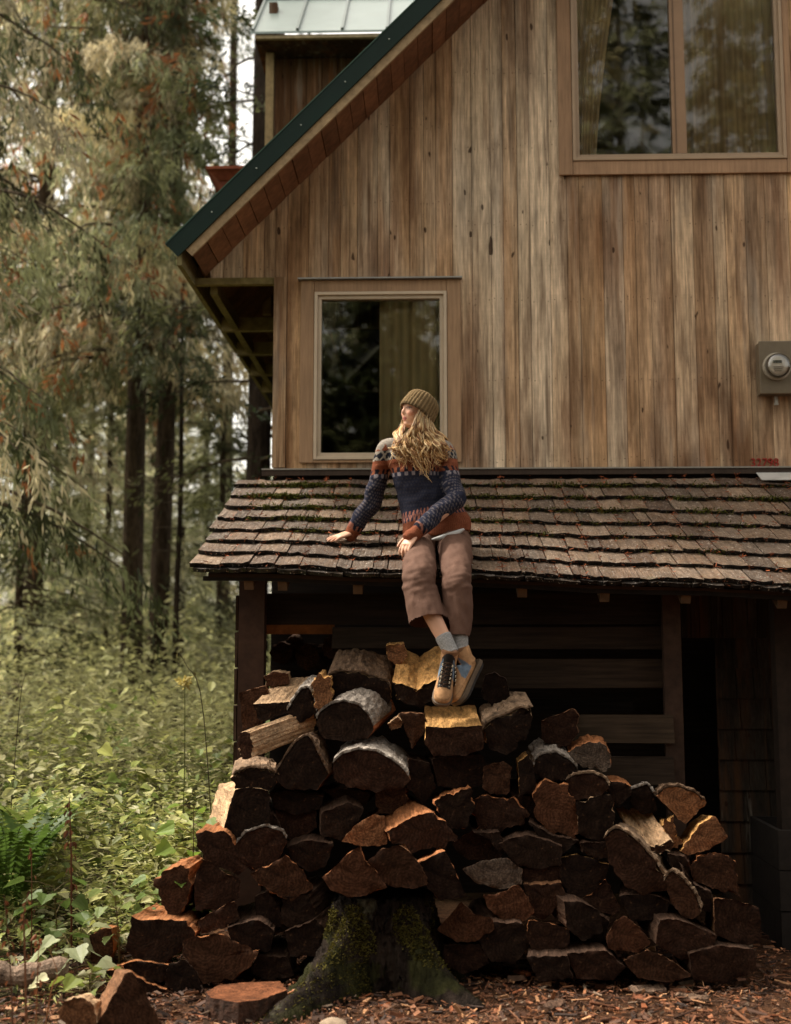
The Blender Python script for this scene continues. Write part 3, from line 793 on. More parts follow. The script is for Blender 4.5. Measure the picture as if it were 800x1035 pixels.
def make_log(poly, label, side='brown', end='d', back=None, L=.40, bark=None, rough=.003, Y=None, group='split logs in the firewood pile', axis=None, up=None, barkthr=.2, barkto=.95):
    pc = np.mean(np.array(poly), axis=0)
    if Y is None: Y = 5.70 + (985 - pc[1]) / 300 * .64 + random.uniform(-.05, .05)
    W = [at(px, py, Y) for px, py in poly]
    c = sum(W, Vector()) / len(W)
    P2 = np.array([(w.x - c.x, w.z - c.z) for w in W])
    if (P2[:, 0] * np.roll(P2[:, 1], -1) - np.roll(P2[:, 0], -1) * P2[:, 1]).sum() < 0: P2 = P2[::-1]
    h = P2[:, 1].max() - P2[:, 1].min()
    if axis is not None: ax = Vector(axis)
    elif back is not None:
        q = at(pc[0] + back[0], pc[1] - back[1], Y + L); ax = q - c; ax.z -= .035 * h
    else: ax = Vector((random.uniform(-.09, .09), L, random.uniform(.0, .06)))
    n = 46; K = 8
    # corners rounded a little, edges uneven
    R = resample(P2, n)
    R = R * .9 + .05 * np.roll(R, 1, axis=0) + .05 * np.roll(R, -1, axis=0)
    R *= 1.05
    ph = random.uniform(0, 99)
    nrm = np.roll(R, -1, axis=0) - np.roll(R, 1, axis=0); nrm = np.stack([nrm[:, 1], -nrm[:, 0]], 1); nrm /= np.linalg.norm(nrm, axis=1)[:, None] + 1e-9
    rough = min(rough, .004 + rough * .4)
    gro = np.array([mnoise.noise(Vector((i * .42 + ph, ph, 0))) for i in range(n)]) * rough * 2 + RNG.normal(size=n) * rough * .28
    jz = RNG.normal(size=n) * .003 + np.array([mnoise.noise(Vector((i * .3, ph, 3))) for i in range(n)]) * .012
    V = []; Cc = []
    sc = np.array(SIDE[side]) * random.uniform(.85, 1.12)
    for k in range(K + 1):
        t = k / K
        for i in range(n):
            wob = mnoise.noise(Vector((i * .4 + ph, t * 3, 7))) * rough * 1.6 + RNG.normal() * rough * .35
            r2 = R[i] * (1 - .05 * t) + nrm[i] * (gro[i] + wob)
            a = ax * t
            V.append((a.x + r2[0], a.y + (jz[i] if k == 0 else 0), a.z + r2[1]))
            Cc.append(sc * (1 + .35 * mnoise.noise(Vector((i * .35 + ph, t * 1.5, 1)))) * (1.15 if k == 0 else 1))
    Fc = []; mi = []
    for k in range(K):
        for i in range(n):
            j = (i + 1) % n
            Fc.append([k * n + i, k * n + j, (k + 1) * n + j, (k + 1) * n + i][::-1]); mi.append(0)
    ring = [0.0] * len(V)
    # front end: rings to the middle, sawn and a little uneven
    pith = R[random.randrange(n)] * random.uniform(.2, .75)
    ec = np.array(ENDC[end]) * random.uniform(.8, 1.25)
    base = len(V)
    scs = (1, .94, .7, .4)
    for s_ in scs:
        for i in range(n):
            fx, fy, fz = V[i]
            x, z = fx * s_, fz * s_
            dy = fy if s_ == 1 else (.35 * fy if s_ > .9 else 0) + .007 * mnoise.noise(Vector((x * 16 + ph, z * 16, 5))) + .003 * mnoise.noise(Vector((x * 60 + ph, z * 60, 5)))
            V.append((x, dy, z)); ring.append(math.hypot(x - pith[0], z - pith[1]))
            cv = 1 + .35 * mnoise.noise(Vector((x * 9 + ph, z * 9, 2)))
            Cc.append(ec * cv * (1.25 if s_ == 1 else 1))
    V.append((0, 0, 0)); ring.append(math.hypot(*pith)); Cc.append(ec)
    for q in range(len(scs) - 1):
        for i in range(n):
            j = (i + 1) % n
            Fc.append([base + q * n + i, base + q * n + j, base + (q + 1) * n + j, base + (q + 1) * n + i]); mi.append(1)
    for i in range(n):
        j = (i + 1) % n
        Fc.append([base + 3 * n + i, base + 3 * n + j, base + 4 * n]); mi.append(1)
    Fc.append([K * n + i for i in range(n)]); mi.append(1)
    me = mesh_np('firewood_log', np.array(V), Fc, np.array(Cc), [MAT['split'], MAT['end']], mi, attrs={'ringd': ring})
    me.polygons.foreach_set('use_smooth', np.array([x == 1 for x in mi])); o = link('firewood_log', me, None, c)
    tag(o, label, 'firewood log', group)
    if bark:
        bc = np.array(BARK[bark])
        fl = nrm[:, 1] > barkthr
        BV = []; BC = []; BF = []; idx = {}
        KB = 14
        for i in range(n):
            if not fl[i]: continue
            edge = not (fl[i - 1] and fl[(i + 1) % n])
            tend = barkto * random.uniform(.9, 1.04)
            for k in range(KB + 1):
                t = -.012 + (tend + .012) * k / KB
                a = ax * t
                r2 = R[i] * (1 - .05 * max(t, 0))
                for s_ in (0, 1):
                    off = (.002 if s_ == 0 else (.004 if edge else .013 + .011 * mnoise.noise(Vector((i * .7 + ph, t * 6, 4))) + RNG.normal() * .0015))
                    r3 = r2 + nrm[i] * (gro[i] * .5 + rough * .6 + off)
                    idx[(i, k, s_)] = len(BV)
                    BV.append((a.x + r3[0], a.y + (jz[i] if k == 0 else 0), a.z + r3[1]))
                    BC.append(bc * (1 + .5 * mnoise.noise(Vector((i * .6 + ph, t * 5, 9)))) * (.55 if s_ == 0 else 1))
        for i in range(n):
            j = (i + 1) % n
            if not (fl[i] and fl[j]): continue
            for k in range(KB):
                BF.append([idx[(i, k, 1)], idx[(j, k, 1)], idx[(j, k + 1, 1)], idx[(i, k + 1, 1)]])
            BF.append([idx[(i, 0, 0)], idx[(j, 0, 0)], idx[(j, 0, 1)], idx[(i, 0, 1)]])
            BF.append([idx[(i, KB, 1)], idx[(j, KB, 1)], idx[(j, KB, 0)], idx[(i, KB, 0)]])
        if BF:
            bm_ = mesh_np('bark', np.array(BV), BF, np.array(BC), [MAT['bark']])
            b = D.objects.new('bark', bm_); COL.objects.link(b); b.parent = o
    return o

T = []
def lg(label, poly, side='brown', end='d', back=None, **k): T.append((label, poly, side, end, back, k))
# ---- upper part
lg('golden split log behind the crossed boots, torn face to the front', [(398, 690), (412, 694), (421, 699), (432, 691), (447, 684), (450, 702), (425, 714), (402, 708)], 'gold', 'k', (3, 36), rough=.008, Y=6.2)
lg('small golden split end just left of the golden log by the boots', [(391, 653), (408, 651), (412, 664), (402, 674), (393, 666)], 'gold', 'l', (0, 4), Y=6.42, L=.3)
lg('rounded golden-brown log at the top of the pile under the sitter\'s hem', [(331, 696), (334, 684), (345, 680), (366, 681), (388, 689), (395, 698), (393, 712), (333, 712)], 'tan', 'k', (6, 25), rough=.007, bark='bbrown', barkthr=.45)
lg('tan split log with smooth top at the upper left of the pile', [(257, 712), (292, 710), (293, 719), (268, 729), (262, 727)], 'tan', 'k', (23, 27), Y=6.2)
lg('dark log with pale bark strip between the smooth tan log and the torn golden split', [(291, 720), (298, 708), (305, 698), (312, 696), (316, 706), (319, 720), (305, 730)], 'brown', 'k', (9, 14), bark='bwhite', barkthr=-.2, Y=6.18)
lg('torn golden split end standing between two dark log ends high at left', [(316, 692), (323, 683), (333, 686), (336, 707), (327, 715), (321, 720)], 'gold', 'l', (4, 6), rough=.008, Y=6.16, L=.3)
lg('large log with flat grey bark and red-brown split flank near the top', [(321, 733), (325, 721), (336, 713), (348, 710), (362, 714), (372, 724), (377, 737), (370, 746), (350, 748), (328, 746)], 'rust', 'k', (25, 20), bark='bgrey', barkthr=.3, Y=6.08, barkto=.8)
lg('triangular log with rough bark on its right side, below the tan log lying across', [(279, 784), (290, 766), (300, 752), (311, 745), (318, 756), (325, 772), (331, 782), (320, 797), (290, 797)], 'brown', 'k', (11, 7), bark='bbrown', barkthr=-.1, Y=6.0)
lg('big half-round log with pale grey bark arch in the middle of the pile', [(339, 772), (348, 763), (364, 759), (380, 761), (394, 768), (406, 778), (413, 788), (406, 796), (380, 799), (352, 795), (339, 786)], 'brown', 'd', (6, 17), bark='bwhite', barkthr=.1, Y=5.98)
lg('dark wedge log between the grey-barked log and the platform log', [(404, 721), (428, 722), (431, 731), (426, 743), (417, 756), (411, 740)], 'brown', 'm', (2, 4), Y=6.08)
lg('small pale split end tucked beside the grey-barked log', [(392, 732), (402, 725), (407, 729), (405, 735), (396, 738)], 'tan', 'l', (3, 5), Y=6.1, L=.25)
lg('flat-topped golden log the boots rest on, split face up', [(432, 735), (452, 736), (470, 735), (486, 734), (488, 756), (470, 763), (440, 763), (431, 752)], 'gold', 'd', (-4, 23), Y=6.0, rough=.003)
lg('log with ragged pinkish bark and white torn edge right of the boots', [(490, 738), (496, 731), (505, 727), (522, 719), (537, 716), (536, 732), (530, 748), (512, 763), (492, 750)], 'tan', 'k', (-6, 20), bark='btan', barkthr=.25, rough=.01, Y=6.06)
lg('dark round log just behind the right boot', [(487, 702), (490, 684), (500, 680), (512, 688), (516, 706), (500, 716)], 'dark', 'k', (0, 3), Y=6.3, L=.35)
lg('dark block log with a straight top edge against the slats', [(548, 729), (566, 722), (579, 717), (585, 725), (582, 734), (585, 741), (574, 753), (560, 755), (549, 747)], 'brown', 'd', (2, 3), Y=6.22)
lg('half-round log with a smooth pale grey rim right of centre', [(543, 768), (550, 763), (562, 762), (572, 767), (580, 773), (583, 780), (570, 788), (550, 788), (541, 778)], 'brown', 'k', (-8, 16), bark='bgrey', barkthr=.0, Y=6.06)
lg('small golden splinter-topped log left of the pale-rimmed half-round', [(524, 771), (534, 764), (540, 776), (543, 802), (526, 802)], 'gold', 'k', (-3, 7), Y=6.04)
lg('weathered grey log end with orange split top at the right shoulder', [(574, 760), (590, 753), (606, 751), (614, 756), (617, 773), (612, 778), (594, 777), (579, 769)], 'orange', 'w', (-2, 10), Y=6.14, rough=.007)
lg('dark log with a thin pale arch above the square block', [(574, 789), (584, 784), (600, 783), (611, 788), (615, 797), (608, 803), (592, 807), (579, 808)], 'brown', 'd', (-2, 4), bark='btan', barkthr=.3, Y=6.02)
lg('square dark block with a ragged pale upper edge', [(584, 813), (600, 807), (618, 804), (621, 822), (621, 838), (618, 848), (600, 848), (586, 841)], 'tan', 'k', (0, 5), Y=5.97, rough=.006)
lg('shaggy orange-splintered log left of the square block', [(541, 800), (552, 789), (574, 795), (580, 810), (587, 836), (582, 847), (560, 842), (543, 826)], 'orange', 'r', (-5, 8), rough=.013, Y=6.0)
lg('wide dark log with splinters along its right shoulder', [(475, 813), (484, 807), (494, 803), (506, 809), (518, 808), (535, 823), (526, 833), (506, 839), (484, 835)], 'orange', 'd', (3, 5), rough=.008)
lg('upright brown block under the ragged pinkish log', [(490, 775), (500, 772), (508, 771), (516, 777), (514, 802), (498, 802), (488, 796)], 'brown', 'm', (2, 3), Y=6.05)
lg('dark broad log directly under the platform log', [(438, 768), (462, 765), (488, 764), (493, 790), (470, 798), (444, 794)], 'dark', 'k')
lg('dark log with an orange frayed ridge running down to the right', [(392, 841), (408, 832), (420, 824), (438, 822), (449, 832), (459, 845), (448, 856), (420, 859), (399, 852)], 'orange', 'd', (-24, 20), rough=.012, Y=5.88)
lg('dark log crowned with bright orange splinters left of centre', [(440, 810), (455, 803), (474, 796), (480, 815), (470, 836), (455, 839), (446, 824)], 'orange', 'k', (-3, 9), rough=.013, Y=5.95)
lg('rough brown end under the big half-round log', [(380, 796), (398, 789), (412, 800), (410, 812), (404, 822), (382, 822)], 'orange', 'm', (3, 4), rough=.01)
# ---- middle
lg('light brown triangular end above the red-brown triangle', [(347, 850), (360, 834), (378, 824), (388, 826), (391, 853), (368, 855)], 'brown', 'l', (3, 3), Y=5.92)
lg('red-brown triangular log end with orange rim resting on the stump', [(327, 887), (340, 876), (354, 862), (364, 857), (368, 870), (380, 882), (389, 896), (370, 904), (352, 906), (336, 899)], 'orange', 'r', (2, 3), Y=5.52, L=.5)
lg('blotchy brown log end on the stump, right of the red-brown triangle', [(372, 872), (388, 859), (404, 855), (414, 861), (426, 878), (433, 893), (420, 897), (400, 897), (386, 889)], 'brown', 'm', (2, 2), Y=5.56, L=.5)
lg('dark log with a clean orange top edge above the stump\'s right side', [(424, 873), (450, 861), (459, 880), (471, 906), (446, 909), (429, 892)], 'orange', 'k', (-4, 8), Y=5.66)
lg('dark pentagonal end with thin orange roof edge, centre of the pile', [(458, 853), (470, 845), (488, 835), (497, 848), (506, 865), (494, 871), (474, 869), (463, 860)], 'orange', 'd', (1, 3))
lg('grey-flecked lens-shaped log end, centre right', [(469, 879), (484, 872), (498, 869), (512, 868), (527, 879), (526, 893), (504, 898), (483, 893)], 'brown', 'w', (1, 2))
lg('fan-shaped brown end below the lens-shaped one', [(490, 905), (502, 905), (524, 895), (533, 908), (540, 922), (528, 931), (508, 930), (494, 917)], 'brown', 'r', (1, 2))
lg('brown pointed-top log end right of the stump', [(443, 939), (456, 926), (467, 912), (478, 924), (497, 929), (499, 939), (480, 951), (463, 952)], 'brown', 'r', (1, 2), Y=5.76)
lg('wide dark end under the shaggy orange log', [(506, 853), (518, 848), (531, 845), (550, 849), (567, 856), (567, 873), (546, 878), (523, 874)], 'dark', 'k')
lg('short dark log with an orange line along its top', [(528, 879), (546, 876), (567, 874), (565, 893), (548, 894), (530, 891)], 'orange', 'd', (0, 3))
lg('dark log with a curved golden upper edge, right of centre', [(567, 869), (577, 865), (590, 866), (615, 874), (611, 887), (597, 904), (577, 908), (567, 886)], 'gold', 'k', (-2, 6))
lg('dark rounded wedge under the orange-lined short log', [(531, 895), (548, 895), (567, 893), (571, 908), (551, 929), (538, 925)], 'brown', 'd')
lg('small triangular end with a pale slanting edge', [(588, 911), (600, 902), (612, 889), (618, 901), (627, 918), (618, 925), (602, 919)], 'orange', 'd', (1, 2))
lg('dark log with a fine orange line and a round knot, bottom right of centre', [(535, 931), (552, 933), (575, 940), (575, 953), (560, 965), (542, 963), (533, 949)], 'orange', 'd', (0, 2))
lg('brown dome-shaped end low on the right', [(614, 947), (622, 933), (631, 926), (646, 938), (657, 953), (645, 962), (616, 959)], 'brown', 'r', (1, 2))
lg('wide dark wedge in the bottom row at the right', [(631, 971), (655, 961), (677, 970), (698, 986), (677, 993), (646, 988)], 'brown', 'm', (1, 2), Y=5.66)
lg('long slanted half-round log with frayed bark down its upper edge, right flank', [(613, 849), (623, 839), (640, 848), (657, 867), (671, 886), (677, 898), (656, 902), (635, 898), (620, 877)], 'tan', 'd', (8, 10), bark='btan', barkthr=.15, Y=5.86, rough=.007)
lg('small slanted oval log end with light rim, right flank', [(673, 891), (680, 882), (691, 890), (703, 906), (708, 921), (700, 928), (690, 926), (678, 909)], 'tan', 'm', (6, 7), bark='btan', barkthr=.2, Y=5.8)
lg('bright tan split slab with stepped grain on the right slope', [(646, 854), (662, 857), (679, 849), (680, 857), (666, 863), (650, 862)], 'tan', 'd', (-26, 40), Y=5.96, rough=.008, L=.36)
lg('small splintered yellow stick end beside the tan slab', [(671, 832), (680, 828), (684, 845), (690, 852), (678, 858), (673, 846)], 'gold', 'l', (-4, 5), rough=.012, Y=6.02, L=.25)
lg('orange-brown half-round end facing out at the top of the right slope', [(665, 805), (672, 798), (686, 796), (700, 801), (714, 811), (703, 822), (693, 832), (680, 821)], 'brown', 'l', (-6, 4), bark='bbrown', barkthr=.5, Y=6.08)
lg('orange-brown end with a yellow split left side on the right slope', [(689, 860), (700, 845), (708, 834), (721, 825), (731, 838), (735, 847), (717, 858), (697, 864)], 'gold', 'l', (-10, 5), Y=5.98)
lg('rough round log end near the right edge of the pile', [(699, 878), (706, 867), (725, 863), (743, 871), (745, 892), (748, 905), (730, 900), (703, 891)], 'orange', 'm', (-4, 4), rough=.009, Y=5.9)
lg('dark squarish log with two knots at the far right of the pile', [(723, 909), (744, 911), (767, 918), (769, 935), (769, 953), (751, 955), (724, 944)], 'brown', 'd', (-12, 6), Y=5.8)
lg('dark log with an orange sawn top under the weathered grey end', [(616, 791), (626, 790), (638, 795), (637, 804), (626, 814), (617, 807)], 'orange', 'k', (-4, 8), Y=6.1)
lg('dark log showing a strip of white bark behind the right slope', [(638, 800), (654, 794), (662, 806), (664, 820), (650, 823), (640, 814)], 'dark', 'k', (-3, 2), bark='bwhite', barkthr=.3, Y=6.16)
# ---- left flank
lg('dark log with a pale tan split face on its left side, upper left flank', [(238, 799), (252, 797), (271, 800), (273, 837), (250, 850), (227, 839), (232, 818)], 'tan', 'k', (-17, 10), Y=5.97, rough=.003)
lg('log with curled tan bark above the pale-faced log', [(236, 784), (250, 778), (266, 778), (280, 784), (274, 798), (250, 801), (238, 798)], 'tan', 'k', (0, 13), bark='btan', barkthr=.25, Y=6.0, rough=.009)
lg('dark log with a fuzzy orange top at the left edge', [(198, 843), (212, 841), (227, 840), (241, 860), (257, 879), (232, 881), (208, 869), (201, 855)], 'orange', 'd', (16, 17), rough=.008, Y=5.9)
lg('round-topped dark log with a thin grey bark arch, left', [(239, 855), (250, 843), (268, 837), (284, 842), (289, 851), (282, 869), (266, 881), (248, 873)], 'brown', 'd', (1, 3), bark='bgrey', barkthr=.3, Y=5.9)
lg('speckled five-sided end left of the red-brown triangle', [(254, 883), (272, 876), (288, 866), (299, 874), (309, 886), (315, 898), (294, 910), (280, 903), (263, 895)], 'orange', 'm', (1, 3), rough=.006, Y=5.8)
lg('log with a long orange bark top on the left edge of the pile', [(156, 892), (165, 882), (182, 876), (190, 879), (192, 901), (183, 921), (172, 928), (165, 913)], 'orange', 'm', (17, 15), Y=5.84, rough=.008)
lg('tall dark wedge end right of the orange bark log', [(198, 889), (206, 870), (216, 873), (228, 884), (243, 889), (241, 907), (220, 919), (198, 919)], 'brown', 'd', (1, 2), Y=5.84)
lg('flat dark slab end with a thin lit edge, lower left', [(201, 931), (218, 921), (237, 911), (241, 929), (224, 939), (205, 943)], 'brown', 'd', (0, 3), Y=5.78)
lg('big broad log end with a crusty orange upper edge, lower left', [(185, 953), (200, 947), (224, 946), (240, 954), (259, 961), (249, 979), (224, 993), (207, 993), (191, 975)], 'orange', 'm', (2, 3), Y=5.7, rough=.007)
lg('dark log with a bright orange top at the lower left edge', [(135, 929), (152, 930), (180, 931), (193, 936), (195, 947), (173, 967), (168, 975), (144, 971), (129, 959), (131, 948)], 'orange', 'k', (22, 19), Y=5.74, rough=.009)
lg('thin dark slab at the bottom of the left edge', [(121, 977), (136, 972), (153, 973), (171, 976), (167, 993), (144, 991)], 'orange', 'k', (4, 5), Y=5.62)
lg('blackened log beside the thin slab in the bottom left corner', [(171, 975), (188, 971), (199, 985), (203, 999), (182, 1003), (167, 997)], 'dark', 'k', (2, 3), Y=5.6)
lg('thin orange-edged strip of wood under the thin dark slab', [(117, 984), (127, 981), (150, 994), (167, 1000), (160, 1005), (124, 1002)], 'orange', 'd', (6, 8), Y=5.56, L=.3)
lg('small orange-brown block half hidden by leaves at the left', [(92, 946), (101, 940), (113, 939), (114, 962), (105, 977), (92, 970)], 'orange', 'm', (8, 6), Y=5.9, L=.3)
lg('dark little block left of the thin slab', [(107, 982), (124, 978), (127, 992), (118, 1002), (108, 996)], 'orange', 'd', (10, 8), Y=5.6, L=.25)
# ---- shadowed fillers
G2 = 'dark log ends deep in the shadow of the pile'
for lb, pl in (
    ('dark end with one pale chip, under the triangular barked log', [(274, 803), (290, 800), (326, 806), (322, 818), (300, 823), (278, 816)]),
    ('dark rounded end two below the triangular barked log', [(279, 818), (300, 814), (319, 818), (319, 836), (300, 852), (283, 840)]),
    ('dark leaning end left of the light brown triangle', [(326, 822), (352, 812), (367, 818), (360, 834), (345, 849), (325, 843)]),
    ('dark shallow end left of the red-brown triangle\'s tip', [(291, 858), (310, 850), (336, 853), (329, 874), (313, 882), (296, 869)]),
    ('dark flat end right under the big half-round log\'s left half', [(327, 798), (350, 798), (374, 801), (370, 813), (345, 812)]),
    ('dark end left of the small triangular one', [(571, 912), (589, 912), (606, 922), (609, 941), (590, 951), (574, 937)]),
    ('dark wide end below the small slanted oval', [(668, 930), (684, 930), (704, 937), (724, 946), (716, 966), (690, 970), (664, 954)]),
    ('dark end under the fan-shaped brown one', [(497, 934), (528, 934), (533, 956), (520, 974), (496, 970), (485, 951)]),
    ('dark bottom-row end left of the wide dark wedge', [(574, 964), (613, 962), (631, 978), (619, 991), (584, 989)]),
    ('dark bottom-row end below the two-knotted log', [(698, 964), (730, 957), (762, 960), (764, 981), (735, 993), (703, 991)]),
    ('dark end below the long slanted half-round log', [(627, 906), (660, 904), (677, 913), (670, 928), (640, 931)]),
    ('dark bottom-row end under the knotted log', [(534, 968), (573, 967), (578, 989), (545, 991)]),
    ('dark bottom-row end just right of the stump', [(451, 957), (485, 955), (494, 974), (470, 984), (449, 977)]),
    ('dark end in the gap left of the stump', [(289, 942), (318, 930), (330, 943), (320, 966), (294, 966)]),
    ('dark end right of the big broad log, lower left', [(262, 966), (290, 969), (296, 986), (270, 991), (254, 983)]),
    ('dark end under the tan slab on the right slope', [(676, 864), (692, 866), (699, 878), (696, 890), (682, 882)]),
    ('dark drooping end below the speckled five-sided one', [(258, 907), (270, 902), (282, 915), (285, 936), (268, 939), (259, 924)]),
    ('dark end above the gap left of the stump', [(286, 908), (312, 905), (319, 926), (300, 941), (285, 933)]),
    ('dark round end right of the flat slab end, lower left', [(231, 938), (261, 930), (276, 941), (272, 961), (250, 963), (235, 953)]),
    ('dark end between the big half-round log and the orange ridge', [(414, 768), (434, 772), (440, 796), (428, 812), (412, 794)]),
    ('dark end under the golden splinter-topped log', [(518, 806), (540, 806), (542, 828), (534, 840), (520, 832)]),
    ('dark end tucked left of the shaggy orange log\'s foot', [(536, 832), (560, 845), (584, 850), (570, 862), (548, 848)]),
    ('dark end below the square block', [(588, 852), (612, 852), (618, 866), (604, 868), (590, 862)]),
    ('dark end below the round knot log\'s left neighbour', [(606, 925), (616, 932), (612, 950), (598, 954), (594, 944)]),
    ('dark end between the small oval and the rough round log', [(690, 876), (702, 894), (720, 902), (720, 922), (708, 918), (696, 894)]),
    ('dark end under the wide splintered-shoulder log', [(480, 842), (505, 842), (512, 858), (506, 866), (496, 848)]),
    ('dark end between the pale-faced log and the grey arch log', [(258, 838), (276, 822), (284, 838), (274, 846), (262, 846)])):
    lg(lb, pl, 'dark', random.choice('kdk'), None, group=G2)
LOGS = []
for (label, poly, side, end, back, k) in T:
    kk = dict(k); grp = kk.pop('group', 'split logs in the firewood pile')
    LOGS.append(make_log(poly, label, side, end, back, group=grp, **kk))
# the log lying across on the left, barked, nearly side-on
Yx = 6.02
a_ = at(246, 752, Yx); b_ = at(310, 728, Yx + .22)
P0 = [(241, 746), (245, 740), (252, 742), (256, 752), (254, 764), (248, 768), (242, 760)]
make_log(P0, 'tan peeled log lying across the pile at the left, seen side-on', 'tan', 'd', axis=(b_.x - a_.x, .22, b_.z - a_.z), Y=Yx, rough=.005)
# brown board-like log behind, against the post
make_log([(243, 701), (268, 694), (276, 716), (264, 731), (246, 737)], 'wide dull brown split against the foot of the shed post', 'brown', 'm', (4, 4), Y=6.34, L=.3)
make_log([(268, 684), (276, 679), (291, 681), (292, 691), (270, 694)], 'small ochre split end peeping over the tan log by the post', 'tan', 'r', (3, 3), Y=6.45, L=.25)
for k, (px, py, r_, lb) in enumerate(((284, 660, 11, 'leftmost dim round log end stacked inside the shed'), (310, 664, 12, 'second dim round log end stacked inside the shed'), (337, 655, 12, 'third dim round log end stacked inside the shed'), (297, 641 + 10, 8, 'small dim log end above the others inside the shed'))):
    pl = [(px + r_ * math.cos(a) * random.uniform(.9, 1.1), py + r_ * math.sin(a) * random.uniform(.9, 1.1)) for a in np.linspace(0, 6.28, 9)[:-1]]
    make_log(pl, lb, 'dark', 'm', None, Y=7.0 + .02 * k, L=.35, group='log ends inside the shed')

# ================================================================== STUMP
st0 = at(385, 960, 5.74)
SXC, SYC = st0.x, 5.84
stump = empty('tree_stump', (SXC, SYC, 0)); tag(stump, 'mossy old tree stump with spreading roots in front of the woodpile', 'tree stump')
roots = [(-2.12, .66, .15), (-.80, .42, .24), (.25, .22, .3), (1.3, .15, .4), (2.6, .2, .35), (3.7, .25, .3)]
def stump_r(th, z):
    f = max(0, 1 - z / .46)
    r = .215 + .04 * f + .012 * math.sin(th * 3 + 1)
    for (a, l, w) in roots:
        d = (th - a + math.pi) % (2 * math.pi) - math.pi
        r += l * f ** 2.6 * math.exp(-(d / w) ** 2) + .04 * f ** .6 * math.exp(-(d / (w * 1.2)) ** 2)
    r += .03 * mnoise.noise(Vector((math.cos(th) * 3, math.sin(th) * 3, z * 4))) + .014 * mnoise.noise(Vector((math.cos(th) * 11, math.sin(th) * 11, z * 9)))
    # hollow between the two front roots
    d = (th + 1.45 + math.pi) % (2 * math.pi) - math.pi
    r -= .07 * math.exp(-(d / .22) ** 2) * f
    return r
n = 140; m = 30; V = []; C = []
for j in range(m + 1):
    z = -.05 + .47 * j / m
    for i in range(n):
        th = 2 * math.pi * i / n
        r = stump_r(th, max(z, 0)) + .006 * RNG.normal()
        V.append((SXC + r * math.cos(th), SYC + r * math.sin(th) * .9, z + .01 * RNG.normal()))
        mz = mnoise.noise(Vector((V[-1][0] * 6, V[-1][1] * 6, z * 5)))
        C.append(np.array(lin(42, 34, 28)) * (1 + .5 * mz) * (.3 + .7 * min(1, (.47 - z) / .22)) if mz < .15 else np.array(lin(44, 43, 22)))  # darker towards the top: shade under the logs painted in
Fc = [[j * n + i, j * n + (i + 1) % n, (j + 1) * n + (i + 1) % n, (j + 1) * n + i] for j in range(m) for i in range(n)] + [[m * n + i for i in range(n)]]
link('stump_wood', mesh_np('stump_wood', np.array(V), Fc, np.array(C), [MAT['trunk']], smooth=True), stump)
P = []; S = []; C = []
for _ in range(16000):
    th = random.uniform(-3.0, -.1); z = random.betavariate(1.6, 1.3) * .40
    x, y = math.cos(th), math.sin(th)
    dens = mnoise.noise(Vector((x * 2.2 + 5, y * 2.2, z * 5))) + .45 * math.exp(-((th + 1.95) / .45) ** 2) + .15 * math.exp(-((th + 1.1) / .3) ** 2)
    if dens < .15 + .2 * random.random(): continue
    r = stump_r(th, z) + .004
    P.append((SXC + r * x, SYC + r * y * .9, z)); S.append(random.uniform(.006, .016)); C.append(np.array(lin(100, 92, 42)) * random.uniform(.35, 1.1))
V, Fq, Cq = tuft_quads(np.array(P), np.array(S), np.array(C), up=np.array([0, -.9, .5]), asp=.3)
o = link('moss', mesh_np('moss', V, Fq, Cq, [MAT['moss']]), stump); o['kind'] = 'stuff'

# ================================================================== LOOSE WOOD ON THE GROUND
def ground_piece(name, label, cat, top, h, tcol, scol, tilt=(0, 0), group=None, endm='end'):
    """flat piece: top outline given in photo pixels on the plane z = h"""
    W = []
    for px, py in top:
        d = RM @ Vector(((px - 400) / F, (517.5 - py) / F, -1)); k = (h - CAMZ) / d.z
        W.append(Vector((d.x * k, d.y * k, h)))
    c = sum(W, Vector()) / len(W)
    R = resample(np.array([(w.x - c.x, w.y - c.y) for w in W]), 44)
    if (R[:, 0] * np.roll(R[:, 1], -1) - np.roll(R[:, 0], -1) * R[:, 1]).sum() < 0: R = R[::-1]
    n = len(R); R = R + RNG.normal(size=R.shape) * .003
    V = []; C = []; Fc = []; mi = []; ring = []
    for j in range(5):
        t = j / 4
        for i in range(n):
            q = R[i] * (1.03 - .05 * t + .02 * mnoise.noise(Vector((i * .7, t, 3))))
            z = -h + h * t + tilt[0] * q[0] * t + tilt[1] * q[1] * t
            V.append((q[0], q[1], z)); C.append(np.array(scol) * random.uniform(.6, 1.2)); ring.append(0)
    for j in range(4):
        for i in range(n): Fc.append([j * n + i, j * n + (i + 1) % n, (j + 1) * n + (i + 1) % n, (j + 1) * n + i]); mi.append(0)
    b = len(V)
    for s_ in (1, .66, .33):
        for i in range(n):
            q = V[4 * n + i]; x, y = q[0] * s_, q[1] * s_
            V.append((x, y, tilt[0] * x + tilt[1] * y + (.006 * mnoise.noise(Vector((x * 20, y * 20, 1))) if s_ < 1 else 0)))
            C.append(np.array(tcol) * (1 + .5 * mnoise.noise(Vector((x * 9, y * 9, 4))))); ring.append(math.hypot(x, y))
    V.append((0, 0, 0)); C.append(tcol); ring.append(0)
    for q in range(2):
        for i in range(n): Fc.append([b + q * n + i, b + q * n + (i + 1) % n, b + (q + 1) * n + (i + 1) % n, b + (q + 1) * n + i]); mi.append(1)
    for i in range(n): Fc.append([b + 2 * n + i, b + 2 * n + (i + 1) % n, b + 3 * n]); mi.append(1)
    o = link(name, mesh_np(name, np.array(V), Fc, np.array(C), [MAT['bark'], MAT[endm]], mi, attrs={'ringd': ring}), None, c)
    return tag(o, label, cat, group)
